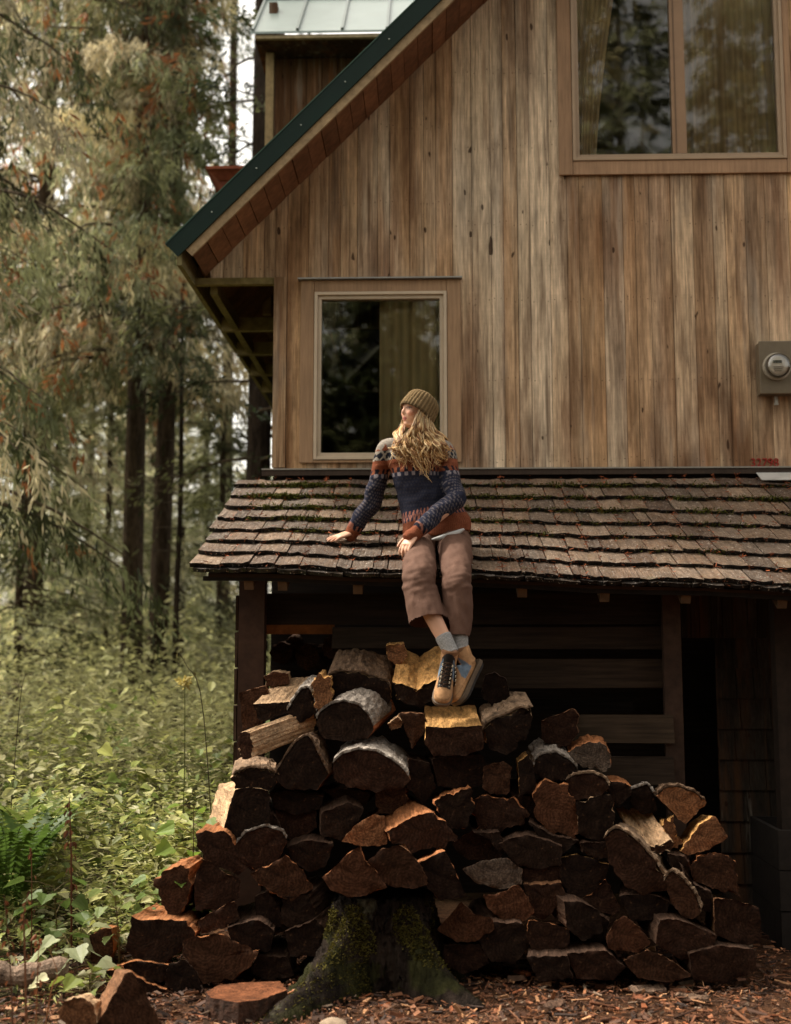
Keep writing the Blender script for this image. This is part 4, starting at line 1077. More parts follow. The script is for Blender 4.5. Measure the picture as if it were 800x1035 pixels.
ground_piece('wood_round', 'flat reddish sawn round lying on the ground left of the stump', 'wood round', [(207, 1004), (222, 992), (250, 988), (284, 986), (292, 1000), (262, 1016), (240, 1020), (215, 1014)], .075, lin(104, 64, 42), lin(64, 42, 30), (.0, -.10))
make_log([(92, 1046), (108, 1020), (126, 986), (133, 984), (146, 1004), (166, 1046)], 'grey-brown split wedge standing in the blurred lower left foreground', 'brown', 'm', (-10, 8), Y=5.02, L=.2, group='loose wood on the ground')
make_log([(58, 1024), (66, 1012), (82, 1008), (94, 1016), (98, 1034), (70, 1040)], 'pale rounded chunk of wood left of the grey wedge', 'tan', 'l', (8, 6), Y=5.0, L=.16, group='loose wood on the ground')
q0 = at(-40, 986, 5.5); q1 = at(66, 982, 5.62)
e = MB(); pts = [q0.lerp(q1, t) + Vector((0, .02 * math.sin(t * 7), .012 * math.sin(t * 9))) for t in np.linspace(0, 1, 14)]
for p in pts: p.z = max(p.z, .045)
e.tube(pts, [.05 + .008 * math.sin(i * 1.7) for i in range(14)], 14, lin(120, 100, 84))
o = e.obj('fallen_branch', MAT['bark'], None, smooth=False, loc=(q0.x, q0.y, 0)); tag(o, 'greyish fallen branch lying at the far lower left', 'branch')
# stone by the root
bm = bmesh.new(); bmesh.ops.create_icosphere(bm, subdivisions=3, radius=.05)
for v in bm.verts:
    k = 1 + .25 * mnoise.noise(v.co * 22); v.co = Vector((v.co.x * 1.25 * k, v.co.y * .9 * k, v.co.z * .6 * k))
me = D.meshes.new('stone'); bm.to_mesh(me); bm.free(); me.materials.append(MAT['stone']); setcol(me, lin(150, 130, 108))
for p in me.polygons: p.use_smooth = True
sp = at(338, 1025, 5.12); tag(link('stone', me, None, (sp.x, sp.y, .022)), 'pale rounded stone on the chips in front of the stump', 'stone')
# bigger pieces of bark lying on the chips
for (px, py, w, h_, rot, lb, cl) in ((655, 1002, .17, .08, .4, 'dull grey slab of bark on the chips, right of centre', lin(112, 90, 74)), (700, 1010, .15, .05, -.5, 'grey-brown bark strip nearest the right corner', lin(104, 82, 66)),
                                (528, 985, .10, .035, -.8, 'orange-brown sliver of wood under the bottom row', lin(150, 84, 50)), (470, 978, .13, .03, -.6, 'long reddish sliver of wood beside the stump', lin(140, 80, 50)), (612, 985, .12, .02, .1, 'pale straight stick below the wide dark wedge', lin(160, 112, 72)), (560, 1018, .12, .07, .9, 'dark flat bark piece at the bottom centre', lin(84, 62, 48))):
    d = RM @ Vector(((px - 400) / F, (517.5 - py) / F, -1)); k = (.02 - CAMZ) / d.z; c = Vector((d.x * k, d.y * k, .028))
    n1, n2 = 9, 5; V = []; Fc = []
    for s_ in (0, 1):
        for j in range(n2 + 1):
            for i in range(n1 + 1):
                u, v = i / n1 - .5, j / n2 - .5
                ed = .012 * mnoise.noise(Vector((px + i * 1.3, j * 1.7, 0)))
                V.append((u * w + ed, v * h_ * (1 - .5 * abs(u)) + ed, .006 * (1 if s_ else -1) + .02 * (.25 - v * v) + .01 * mnoise.noise(Vector((px + u * 6, v * 6, 2)))))
    off = (n1 + 1) * (n2 + 1)
    for j in range(n2):
        for i in range(n1):
            a = j * (n1 + 1) + i; q = [a, a + 1, a + n1 + 2, a + n1 + 1]; Fc.append([x + off for x in q]); Fc.append(q[::-1])
    bd = [i for i in range(n1 + 1)] + [(j + 1) * (n1 + 1) + n1 for j in range(n2)] + [n2 * (n1 + 1) + i for i in range(n1 - 1, -1, -1)] + [j * (n1 + 1) for j in range(n2 - 1, 0, -1)]
    for a, b in zip(bd, bd[1:] + bd[:1]): Fc.append([a, b, b + off, a + off])
    o = link('bark_piece', mesh_np('bark_piece', np.array(V), Fc, np.array(cl), [MAT['bark']]), None, c); o.rotation_euler = (random.uniform(-.15, .15), random.uniform(-.12, .12), rot)
    tag(o, lb, 'bark piece', 'pieces of bark lying on the wood chips')
# ================================================================== GROUND
def sm(a, b, x):
    t = min(max((x - a) / (b - a), 0), 1); return t * t * (3 - 2 * t)
def ground_z(x, y):
    lf = 1 - sm(-1.35, -.7, x)
    z = lf * (sm(6.4, 10, y) * .32 + sm(8, 30, y) * 1.3)
    if y > 30: z += lf * (y - 30) * .03
    z += .012 * mnoise.noise(Vector((x * 2.1, y * 2.1, 0)))
    return z
def axis_pts(lo, hi, core0, core1, step, ngrow):
    c = list(np.arange(core0, core1 + 1e-6, step))
    a = [core0 - (core0 - lo) * ((i / ngrow) ** 2.2) for i in range(ngrow, 0, -1)]
    b = [core1 + (hi - core1) * ((i / ngrow) ** 2.2) for i in range(1, ngrow + 1)]
    return np.array(a + c + b)
gx = axis_pts(-160, 160, -8, 6, .2, 16); gy = axis_pts(-120, 220, 3.5, 18, .2, 16)
V = [(x, y, ground_z(x, y)) for y in gy for x in gx]
nx = len(gx)
Fc = np.array([(j * nx + i, j * nx + i + 1, (j + 1) * nx + i + 1, (j + 1) * nx + i) for j in range(len(gy) - 1) for i in range(nx - 1)])
gc = []
for v in V:
    chip = max(0, 1 - sm(-1.9, -1.2, -v[0] - 2.9 + 0)) if False else sm(-2.2, -1.2, v[0]) * (1 - sm(7, 9, v[1]))
    gc.append(np.array(lin(74, 50, 34)) * chip + np.array(lin(62, 58, 34)) * (1 - chip))
o = link('ground', mesh_np('ground', np.array(V), Fc, np.array(gc), [MAT['soil']], smooth=True)); tag(o, kind='structure')

# wood chips and litter
NCH = 24000
X = RNG.uniform(-2.6, 2.9, NCH); Yc = 4.55 + RNG.beta(1.1, 2.0, NCH) * 2.4
P = np.array([(x, y, ground_z(x, y) + RNG.uniform(.004, .028)) for x, y in zip(X, Yc)])
ln = RNG.gamma(1.8, .011, NCH) + .006; wd = ln * RNG.uniform(.12, .42, NCH)
big = RNG.random(NCH) < .03; ln[big] *= 2.2; wd[big] *= 1.2
d = RNG.normal(size=(NCH, 3)); d[:, 2] *= .22; d /= np.linalg.norm(d, axis=1)[:, None]
e_ = RNG.normal(size=(NCH, 3)); e_[:, 2] *= .45; e_ -= d * (e_ * d).sum(1)[:, None]; e_ /= np.linalg.norm(e_, axis=1)[:, None]
nn = np.cross(d, e_)
q = []
th = (wd * .25)[:, None]
for (a, b, c) in ((-.5, -.5, 0), (-.5, .5, 0), (.5, .35, 0), (.5, -.35, 0), (-.5, -.5, 1), (-.5, .5, 1), (.5, .35, 1), (.5, -.35, 1)):
    q.append(P + d * (ln * a)[:, None] + e_ * (wd * b)[:, None] + nn * th * c)
V = np.stack(q, axis=1).reshape(-1, 3)
b8 = np.arange(NCH)[:, None] * 8
Fc = np.concatenate([b8 + np.array(f) for f in ((0, 3, 2, 1), (4, 5, 6, 7), (0, 1, 5, 4), (1, 2, 6, 5), (2, 3, 7, 6), (3, 0, 4, 7))])
cp = np.array([lin(128, 84, 56), lin(104, 66, 44), lin(74, 49, 35), lin(50, 35, 27), lin(156, 114, 80), lin(92, 68, 52), lin(124, 104, 86), lin(124, 72, 44)])
cc = cp[RNG.choice(8, NCH, p=[.16, .2, .2, .18, .08, .1, .04, .04])] * RNG.uniform(.7, 1.45, (NCH, 1))
cc *= np.where(RNG.random((NCH, 1)) < .12, 1.6, 1.0)
lf = X < -1.0
cc[lf] *= .8
o = link('wood_chips', mesh_np('wood_chips', V, Fc, np.repeat(cc, 8, axis=0), [MAT['chip']])); tag(o, 'reddish wood chips and bark litter covering the ground', 'wood chips', kind='stuff')

# ================================================================== LEAFY PLANTS
LOBE = np.array([(0, 0), (.28, -.02), (.46, .06), (.50, .30), (.36, .44), (.38, .66), (.19, .78), (0, 1.0), (-.19, .78), (-.38, .66), (-.36, .44), (-.50, .30), (-.46, .06), (-.28, -.02)])
NARROW = np.array([(0, 0), (.10, .3), (.09, .65), (0, 1.25), (-.09, .65), (-.10, .3)])
OVAL = np.array([(0, 0), (.2, .2), (.27, .5), (.16, .8), (0, 1.0), (-.16, .8), (-.27, .5), (-.2, .2)])
def leaves(P, dirs, size, cols, shape, fold=.25):
    """leaf polygons: base P, direction dirs (tip), roughly facing up"""
    n = len(P); k = len(shape)
    d = dirs / np.linalg.norm(dirs, axis=1)[:, None]
    up = np.array([0, 0, 1.0]) + RNG.normal(size=(n, 3)) * .35
    s = np.cross(d, up); s /= np.linalg.norm(s, axis=1)[:, None] + 1e-9
    u = np.cross(s, d)
    sx = shape[:, 0][None, :, None]; sy = shape[:, 1][None, :, None]
    S_ = size[:, None, None]
    V = P[:, None, :] + S_ * (sx * s[:, None, :] + sy * d[:, None, :] + u[:, None, :] * (fold * np.abs(sx) - .25 * sy * sy))
    half = k // 2
    base = np.arange(n)[:, None] * k
    A = np.array(list(range(0, half + 1))); B = np.array([0] + list(range(half, k)))
    return V.reshape(-1, 3), [list(r) for r in (base + A)] + [list(r) for r in (base + B)], np.repeat(cols, k, axis=0)

GREENS = np.array([lin(172, 174, 98), lin(188, 186, 122), lin(148, 156, 82), lin(202, 198, 146), lin(122, 138, 72), lin(212, 206, 162)])
def veg_h(x, y):
    return .10 + .55 * sm(5.9, 7.4, y) + .35 * sm(7.2, 9.5, y) + .35 * sm(10, 14, y)
PV = []; PF = []; PC = []
def add_leaves(P, dirs, size, cols, shape, fold=.25):
    global PV, PF, PC
    V, Fq, C = leaves(P, dirs, size, cols, shape, fold)
    o = sum(len(v) for v in PV)
    PV.append(V); PF += [[i + o for i in f] for f in Fq]; PC.append(C)
def left_of_pile(x, y):
    # keep plants outside the woodpile and the shed
    lim = -1.36 if y > 6.3 else -1.36 - (6.3 - y) * 0.25
    return x < lim
pts = []
for (y0, y1, dens, near) in ((5.5, 7.0, 50, 2), (7.0, 9.5, 38, 2), (9.5, 13, 26, 1), (13, 26, 10, 0)):
    area_x0 = lambda y: -.40 * y - 1.2
    for _ in range(int(dens * (y1 - y0) * 4)):
        y = random.uniform(y0, y1); x = random.uniform(area_x0(y), -1.2)
        if not left_of_pile(x, y): continue
        if y < 6.3 and x > -2.6 and random.random() < .5: continue
        if y < 6.0 and random.random() < .6: continue
        pts.append((x, y, near))
        for _k in range(random.choice((1, 1, 2))): pts.append((x + random.uniform(-.1, .1), y + random.uniform(-.1, .1), -1 if near else 0))
stem = MB()
for (x, y, near) in pts:
    gz = ground_z(x, y); cl0 = mnoise.noise(Vector((x * 1.1, y * 1.1, 4))); cl1 = mnoise.noise(Vector((x * .8 + 9, y * .8, 1)))
    H = veg_h(x, y) * random.uniform(.55, 1.1) * (1 + .55 * cl0)
    nl = {-1: random.randint(30, 48), 2: random.randint(6, 10), 1: random.randint(8, 12), 0: 15}[near]
    tone = GREENS[random.choices(range(6), [3, 3, 3, 2, 3, 1])[0]] * random.uniform(.75, 1.15) * (1 + .5 * cl1)
    if y > 9: tone = tone * .45 + np.array(lin(206, 202, 152)) * .7  # far plants paler: haze and extra brightness painted into the tone
    base = np.array((x, y, gz))
    lean = RNG.normal(size=2) * .12
    P = []; Dr = []; Sz = []; Cl = []
    for i in range(nl):
        t = .35 + .65 * (i + random.random()) / nl
        a = random.uniform(0, 6.283)
        pet = random.uniform(.03, .12) * (1.2 if near else 1.6)
        p = base + np.array((lean[0] * t * H + math.cos(a) * pet, lean[1] * t * H + math.sin(a) * pet, H * t))
        P.append(p); Dr.append((math.cos(a), math.sin(a), random.uniform(-.55, .25) + (.5 if near == -1 else 0)))
        Sz.append(random.uniform(.04, .10) * random.choice((.7, 1, 1.15)) * (1 if near == 2 else 1.15 if near == 1 else 1.35) * (.75 if H < .3 else 1) * (.42 if near == -1 else 1))
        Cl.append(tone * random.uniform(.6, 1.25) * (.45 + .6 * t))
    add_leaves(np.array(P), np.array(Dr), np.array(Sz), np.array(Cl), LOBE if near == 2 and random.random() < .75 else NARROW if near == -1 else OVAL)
# low litter leaves near the front
me = mesh_np('undergrowth', np.concatenate(PV), PF, np.concatenate(PC), [MAT['leaf']])
o = link('undergrowth', me); tag(o, 'dense pale green thimbleberry undergrowth left of the cabin', 'undergrowth', kind='stuff')

def leafy_plant(label, px, py, Y, H, nl, size, tone, shape=LOBE, name='leafy_plant', spread=.14, stemc=lin(96, 84, 50), cat='plant', group=None, bias=0):
    b = at(px, py, Y); gz = ground_z(b.x, b.y)
    root = empty(name, (b.x, b.y, gz)); tag(root, label, cat, group)
    P = []; Dr = []; Sz = []; Cl = []; s = MB()
    lean = Vector((random.uniform(-.1, .1), random.uniform(-.12, .02), 0))
    axis = [Vector((b.x, b.y, gz - .02)) + lean * t * t * H + Vector((0, 0, H * t)) for t in np.linspace(0, 1, 7)]
    s.tube(axis, [.005 - .0005 * i for i in range(7)], 6, stemc)
    for i in range(nl):
        t = .3 + .7 * (i + .5) / nl; k = t * 6; p0 = axis[int(min(k, 5))].lerp(axis[min(int(k) + 1, 6)], k - int(k))
        a = i * 2.4 + random.uniform(-.4, .4)
        p1 = p0 + Vector((math.cos(a), math.sin(a), .25)) * spread * random.uniform(.5, 1.1)
        s.tube([p0, (p0 + p1) / 2 + Vector((0, 0, .01)), p1], [.0025, .002, .0015], 5, stemc)
        P.append(p1); Dr.append((math.cos(a), math.sin(a) - .2, random.uniform(-.6, .1))); Sz.append(size * random.uniform(.7, 1.2)); Cl.append(np.array(tone) * random.uniform(.75, 1.2))
    V, Fq, C = leaves(np.array(P), np.array(Dr), np.array(Sz), np.array(Cl), shape)
    link('foliage', mesh_np('foliage', V, Fq, C, [MAT['leaf']]), root)
    s.obj('stem', MAT['leaf'], root)
    return root
leafy_plant('broad-leaved plant pressed against the left flank of the pile, bright mid green', 172, 900, 6.0, .5, 12, .095, lin(98, 122, 50))
leafy_plant('pale grey-green plant with large drooping leaves left of the pile foot', 70, 930, 5.75, .26, 9, .12, lin(150, 156, 118))
leafy_plant('low yellow-green plant by the thin slab at lower left', 92, 985, 5.45, .16, 9, .075, lin(120, 130, 58))
leafy_plant('leafy plant with pale seed heads at the pile\'s left edge', 122, 930, 5.9, .46, 12, .085, lin(120, 134, 80))
leafy_plant('dark green plant with toothed leaves behind the pale grey-green one', 60, 905, 6.1, .42, 13, .11, lin(80, 98, 46))
leafy_plant('plant with two lit lime leaves beside the pale-faced log', 196, 850, 6.3, .8, 13, .10, lin(116, 138, 54))

# fern
def fern(label, px, py, Y, Lf, nf, tone):
    b = at(px, py, Y); gz = ground_z(b.x, b.y); root = empty('fern', (b.x, b.y, gz)); tag(root, label, 'fern')
    for f in range(nf):
        a = f * 6.283 / nf + random.uniform(-.2, .2)
        mb = MB(); V = []; Fc = []; C = []
        pts_ = [Vector((b.x, b.y, gz)) + Vector((math.cos(a), math.sin(a), 0)) * Lf * (.42 * t ** 1.6) + Vector((0, 0, Lf * (1.0 * t - .30 * t * t * t))) for t in np.linspace(0, 1, 22)]
        mb.tube(pts_, [.004 * (1 - i / 24) + .0008 for i in range(22)], 5, np.array(tone) * .8)
        sd = Vector((-math.sin(a), math.cos(a), 0))
        for i in range(4, 22):
            t = i / 21; w = Lf * .17 * math.sin(min(1, (t - .12) * 1.25) * math.pi * .9 + .25) * .95
            dd = (pts_[i] - pts_[i - 1]).normalized()
            for sg in (-1, 1):
                p = pts_[i]; q_ = p + sd * sg * w + dd * w * .35 - Vector((0, 0, w * .25))
                m_ = p.lerp(q_, .45)
                mb.add([p, m_ + dd * Lf * .022, q_, m_ - dd * Lf * .022], [(0, 1, 2, 3)], np.array(tone) * random.uniform(.8, 1.15))
        mb.obj('frond', MAT['leaf'], root)
fern('big dark green fern at the left edge of the photo', 8, 900, 6.6, .95, 13, lin(74, 96, 40))
fern('second fern, smaller and yellower, higher at the left edge', 30, 840, 7.2, .95, 12, lin(112, 126, 60))

# dead stalk with brown leaves, dry stalks, grass stems
def stalk(label, pxs, Y, r, c, leafc=None, nleaf=0, lsz=.05, name='dead_stalk', tips=None):
    P_ = [at(px, py, Y) for px, py in pxs]
    P_[0].z = ground_z(P_[0].x, Y) - .01
    S_ = [Vector(p) for p in spline([tuple(p) for p in P_], 14)]
    root = empty(name, tuple(P_[0])); tag(root, label, 'plant stalk')
    mb = MB(); mb.tube(S_, [r * (1 - .65 * i / 13) for i in range(14)], 6, c); mb.obj('stem', MAT['plainwood'], root)
    if nleaf:
        P = []; Dr = []
        for i in range(nleaf):
            t = random.uniform(.3, 1); k = t * 13; p = S_[int(min(k, 12))]; a = random.uniform(0, 6.28)
            P.append(tuple(p + Vector((math.cos(a), math.sin(a), 0)) * .012)); Dr.append((math.cos(a) * .7, math.sin(a) * .7, -1))
        V, Fq, C = leaves(np.array(P), np.array(Dr), RNG.uniform(.6, 1.3, nleaf) * lsz, np.array([np.array(leafc) * random.uniform(.6, 1.2) for _ in range(nleaf)]), OVAL, .5)
        link('foliage', mesh_np('foliage', V, Fq, C, [MAT['leaf']]), root)
    return root
stalk('dead stalk with hanging curled brown leaves in front of the fern', [(74, 920), (72, 870), (70, 806)], 6.1, .007, lin(84, 52, 34), lin(92, 58, 38), 26, .038)
stalk('thin dead stalk with small brown tips left of the curled-leaf stalk', [(34, 920), (32, 880), (30, 856)], 6.0, .004, lin(96, 62, 40), lin(92, 60, 40), 8, .03)
stalk('thickest reddish dry stalk in the blurred lower left corner', [(27, 1060), (25, 960), (24, 925), (28, 905)], 4.9, .006, lin(110, 72, 48), lin(124, 80, 52), 20, .02, 'dry_stalk')
stalk('dark leaning dry stalk at the very left of the lower corner', [(14, 1060), (10, 970), (4, 905)], 4.85, .004, lin(84, 56, 38), lin(110, 66, 42), 14, .03, 'dry_stalk')
stalk('straight rusty dry stalk right of the thickest one', [(36, 1045), (38, 985), (40, 940)], 5.0, .004, lin(130, 84, 54), lin(130, 80, 52), 10, .03, 'dry_stalk')
stalk('thin dry stem bent to the right, left of the grey wedge', [(44, 1050), (52, 1000), (58, 985), (50, 960)], 5.05, .004, lin(140, 96, 64), None, 0, .03, 'dry_stalk')
stalk('long thin dark grass stem leaning left over the undergrowth', [(222, 770), (205, 715), (188, 672), (178, 655)], 7.2, .004, lin(70, 60, 40), lin(110, 100, 60), 5, .03, 'grass_stem')
stalk('thin upright stem with dark tip in the undergrowth at left', [(10, 760), (20, 712), (28, 680)], 7.6, .004, lin(66, 54, 38), lin(70, 56, 40), 4, .03, 'grass_stem')
b = at(187, 690, 7.6)
fl = empty('flower_stem', (b.x, b.y, ground_z(b.x, b.y))); tag(fl, 'plant with a pale yellow flower head above the undergrowth', 'flower')
mb = MB(); mb.tube([(b.x, b.y, ground_z(b.x, b.y)), (b.x + .01, b.y, b.z * .6), tuple(b)], [.005, .004, .003], 6, lin(96, 100, 50)); mb.obj('stem', MAT['leaf'], fl)
V, Fq, Cq = tuft_quads(np.array([tuple(b)] * 60) + RNG.normal(size=(60, 3)) * .018, RNG.uniform(.02, .045, 60), np.array([lin(200, 184, 110)] * 60) * RNG.uniform(.7, 1.1, (60, 1)), flat=.8, asp=.4)
link('petals', mesh_np('petals', V, Fq, Cq, [MAT['leaf']]), fl)

# ================================================================== TREES
def trunk_mesh(H, r0, r1, lean=(0, 0), n=16, flare=.3, c=lin(70, 58, 46), wob=.03, m=26):
    V = []; C = []
    for j in range(m + 1):
        t = j / m; z = H * t ** 1.4
        cx = lean[0] * t + wob * mnoise.noise(Vector((t * 4, 1, H))) ; cy = lean[1] * t + wob * mnoise.noise(Vector((t * 4, 9, H)))
        r = r0 + (r1 - r0) * t ** 1.2 + r0 * flare * max(0, 1 - z / .6) ** 2
        for i in range(n):
            a = 2 * math.pi * i / n
            rr = r * (1 + .10 * mnoise.noise(Vector((math.cos(a) * 2.4, math.sin(a) * 2.4, z * .7))) + .06 * mnoise.noise(Vector((math.cos(a) * 7, math.sin(a) * 7, z * 4))))
            V.append((cx + rr * math.cos(a), cy + rr * math.sin(a), z)); C.append(np.array(c) * (1 + .35 * mnoise.noise(Vector((a * 2, z * 3, 2)))))
    Fc = [[j * n + i, j * n + (i + 1) % n, (j + 1) * n + (i + 1) % n, (j + 1) * n + i] for j in range(m) for i in range(n)] + [[m * n + i for i in range(n)]]
    return mesh_np('trunk', np.array(V), Fc, np.array(C), [MAT['trunk']], smooth=True)
def crown_mesh(H, z0, R, nb, ntw, nlf, cols, hang=.5, droop=.3, lsz=.09, asp=.3, dead=.0, az=None, taper=.8, seed=0, jit=.35, limbc=lin(92, 80, 66), tufty=1.0, twl=(.15, .45), upturn=.0):
    """boughs with hanging twigs, each twig a string of small leaf blades"""
    rg = np.random.default_rng(seed); rn_ = random.Random(seed)
    LP = []; LD = []; LS = []; LC = []
    mb = MB()
    for b_ in range(nb):
        t = (b_ + rn_.random()) / nb
        z = z0 + (H - z0) * t
        Rz = R * ((1 - t) ** taper * .95 + .05) * rn_.uniform(.6, 1.1)
        a = rn_.uniform(*(az or (0, 6.283)))
        ca, sa = math.cos(a), math.sin(a)
        seg = 7; bp = []
        for k in range(seg + 1):
            s_ = k / seg
            rr = Rz * s_
            zz = z + rr * .12 - droop * Rz * s_ ** 1.8 + upturn * Rz * s_ ** 4
            w = .10 * Rz * mnoise.noise(Vector((s_ * 3, b_ * 1.7, seed)))
            bp.append(np.array((ca * rr - sa * w, sa * rr + ca * w, zz)))
        mb.tube([Vector(p) for p in bp[:-1]], [max(.003, .012 * Rz * (1 - k / seg) + .003) for k in range(seg)], 5, limbc, cap=False)
        tone = cols[rn_.randrange(len(cols))] * rn_.uniform(.45, 1.25)
        nt = max(3, int(ntw * (.35 + .65 * Rz / R)))
        for q in range(nt):
            s_ = rn_.uniform(.12, 1) ** .8; k = s_ * seg; i0 = min(int(k), seg - 1); p = bp[i0] + (bp[i0 + 1] - bp[i0]) * (k - i0)
            side = rn_.choice((-1, 1)) * rn_.uniform(0, jit) * Rz * (1.1 - .7 * s_)
            p = p + np.array((-sa * side, ca * side, -abs(side) * .25 * hang + rn_.uniform(-.04, .04)))
            tl = rn_.uniform(*twl) * (.6 + .6 * Rz / R)
            td = np.array((ca * (1 - hang) + rn_.gauss(0, .25), sa * (1 - hang) + rn_.gauss(0, .25), -hang + rn_.gauss(0, .15))); td /= np.linalg.norm(td)
            isd = rn_.random() < dead
            tc = np.array(lin(172, 112, 68)) * rn_.uniform(.55, 1.15) if isd else tone * rn_.uniform(.7, 1.3)
            u = rg.random(nlf)
            LP.append(p + td * (u * tl)[:, None] + rg.normal(size=(nlf, 3)) * .03 * tufty)
            dd = td + rg.normal(size=(nlf, 3)) * .3; LD.append(dd / np.linalg.norm(dd, axis=1)[:, None])
            LS.append(rg.uniform(.6, 1.4, nlf) * lsz); LC.append(np.tile(tc, (nlf, 1)) * rg.uniform(.8, 1.2, (nlf, 1)))
    P = np.concatenate(LP); d = np.concatenate(LD); S = np.concatenate(LS); C = np.concatenate(LC); n = len(P)
    e_ = rg.normal(size=(n, 3)); e_ -= d * (e_ * d).sum(1)[:, None]; e_ /= np.linalg.norm(e_, axis=1)[:, None]
    w = (S * asp / 2)[:, None]; S = S[:, None]
    V = np.stack([P, P + d * S * .45 + e_ * w, P + d * S, P + d * S * .5 - e_ * w], axis=1).reshape(-1, 3)
    nv = len(V)
    fl2 = [list(r) for r in np.arange(n * 4).reshape(n, 4)] + [[i + nv for i in f] for f in mb.F]
    return mesh_np('crown', np.concatenate([V, np.array([tuple(q) for q in mb.V])]), fl2, np.concatenate([np.repeat(C, 4, axis=0), np.array(mb.C)]), [MAT['needle'], MAT['trunk']], [0] * n + [1] * len(mb.F)), None
NT = [0]
def tree(name, label, pos, trunk, crown, limbs, group, rot=0, sc=1, cat='tree'):
    r = empty(name, pos); r.rotation_euler = (0, 0, rot); r.scale = (sc, sc, sc); tag(r, label, cat, group)
    for nm, me in (('trunk', trunk), ('crown', crown), ('limbs', limbs)):
        if me is None: continue
        o = D.objects.new(nm, me); COL.objects.link(o); o.parent = r
    return r
def tpos(px, Y):
    p = at(px, 655, Y); return (p.x, Y, ground_z(p.x, Y) - .05)
CED = [np.array(lin(200, 190, 148)), np.array(lin(218, 206, 168)), np.array(lin(160, 162, 120)), np.array(lin(222, 210, 176)), np.array(lin(118, 124, 88))]
DRK = [np.array(lin(66, 74, 46)), np.array(lin(84, 90, 56)), np.array(lin(52, 62, 40)), np.array(lin(104, 106, 68))]
PAL = [np.array(lin(196, 194, 156)), np.array(lin(180, 182, 142)), np.array(lin(212, 208, 174))]
brown = lin(66, 54, 44)
def mk(name, label, px, Y, H, r0, z0, R, nb, ntw, nlf, cols, seed, group='conifers left of the cabin', tk={}, **k):
    c, l = crown_mesh(H, z0, R, nb, ntw, nlf, cols, seed=seed, **k)
    return tree(name, label, tpos(px, Y), trunk_mesh(H, r0, .04, **tk), c, l, group)
# the pair of trunks with the drooping cedar boughs
mk('cedar_tree', 'left trunk of the pair, dark bark, with hanging tan-green boughs', 132, 14.6, 17, .155, 4.6, 2.6, 170, 40, 15, CED + [DRK[3]], 1, az=(.95, 5.5), dead=.06, hang=.8, droop=.42, lsz=.13, asp=.2, twl=(.2, .55), taper=.55, tk=dict(c=lin(78, 66, 54)))
mk('cedar_tree', 'right trunk of the pair, thinner and leaning close to the left one', 157, 15.2, 16, .15, 4.6, 1.3, 160, 30, 14, CED + [DRK[3]], 2, dead=.08, hang=.75, droop=.42, lsz=.13, asp=.2, twl=(.2, .55), taper=.55, tk=dict(c=lin(72, 60, 48), lean=(.2, 0)))
# nearer cedar off the left edge whose boughs reach in
mk('cedar_tree', 'nearest cedar at the left edge with dark drooping bough tips', -95, 11.0, 15, .22, 2.6, 2.3, 140, 36, 13, [CED[0], CED[2], CED[4], DRK[1], CED[1]], 3, dead=.06, hang=.8, droop=.55, lsz=.12, asp=.2, twl=(.2, .5), taper=.5)
mk('cedar_tree', 'tall cedar with pale sunlit boughs in the upper left corner', 30, 17.5, 19, .20, 4.8, 3.0, 180, 40, 14, [CED[2], CED[3], CED[1], CED[0], CED[3]], 4, dead=.10, hang=.7, droop=.35, lsz=.15, asp=.2, twl=(.25, .6), taper=.5)
# hemlock beside the cabin corner, dark, sparse
mk('hemlock_tree', 'dark hemlock with flat sweeping boughs beside the cabin corner', 258, 13.0, 15, .17, 2.6, 1.9, 70, 22, 9, DRK, 5, hang=.35, droop=.32, lsz=.085, asp=.3, jit=.55, taper=.6, tk=dict(c=lin(58, 48, 40)))
mk('hemlock_tree', 'slim dark conifer behind the eave, sky showing through its boughs', 226, 19.0, 18, .12, 3.5, 1.4, 85, 14, 7, DRK, 6, hang=.4, droop=.3, lsz=.11, jit=.5, taper=.5)
mk('fir_tree', 'pale young fir with tiered boughs left of the paired trunks', 86, 20.0, 8.2, .07, .8, 1.55, 85, 16, 9, PAL, 7, hang=.3, droop=.3, lsz=.12, taper=.9, jit=.45)
mk('fir_tree', 'low bushy young hemlock at the left edge above the undergrowth', 18, 14.0, 6.0, .05, .4, 1.6, 110, 18, 9, [PAL[1] * .6, DRK[3], CED[2]], 8, hang=.35, droop=.35, lsz=.10, taper=.9, jit=.5)
mk('fir_tree', 'small fir between the paired trunks and the cabin', 205, 19.0, 5.5, .05, .4, 1.2, 75, 16, 9, [PAL[1], CED[0], PAL[0]], 9, hang=.3, droop=.3, lsz=.11, taper=.9, jit=.5)
mk('fir_tree', 'low pale sapling at the foot of the thin bare trunk', 182, 15.5, 2.6, .03, .2, .9, 60, 14, 8, PAL, 10, hang=.3, droop=.3, lsz=.10, taper=.9, jit=.5)
mk('fir_tree', 'young olive fir filling the gap left of the paired trunks', 106, 17.5, 5.0, .05, .3, 1.35, 90, 18, 10, [PAL[1], CED[2], PAL[0] * .8], 41, hang=.35, droop=.32, lsz=.11, asp=.24, taper=.9, jit=.5)
mk('fir_tree', 'young grey-green fir between the bare trunk and the shed roof', 222, 16.5, 4.6, .05, .3, 1.2, 90, 18, 10, [CED[2], PAL[1], DRK[3]], 42, hang=.35, droop=.32, lsz=.11, asp=.24, taper=.9, jit=.5)
mk('fir_tree', 'broad pale fir behind the paired trunks', 150, 22.0, 7.5, .06, .4, 1.7, 100, 18, 10, [PAL[0], PAL[1], CED[1]], 43, hang=.35, droop=.32, lsz=.13, asp=.24, taper=.9, jit=.5)
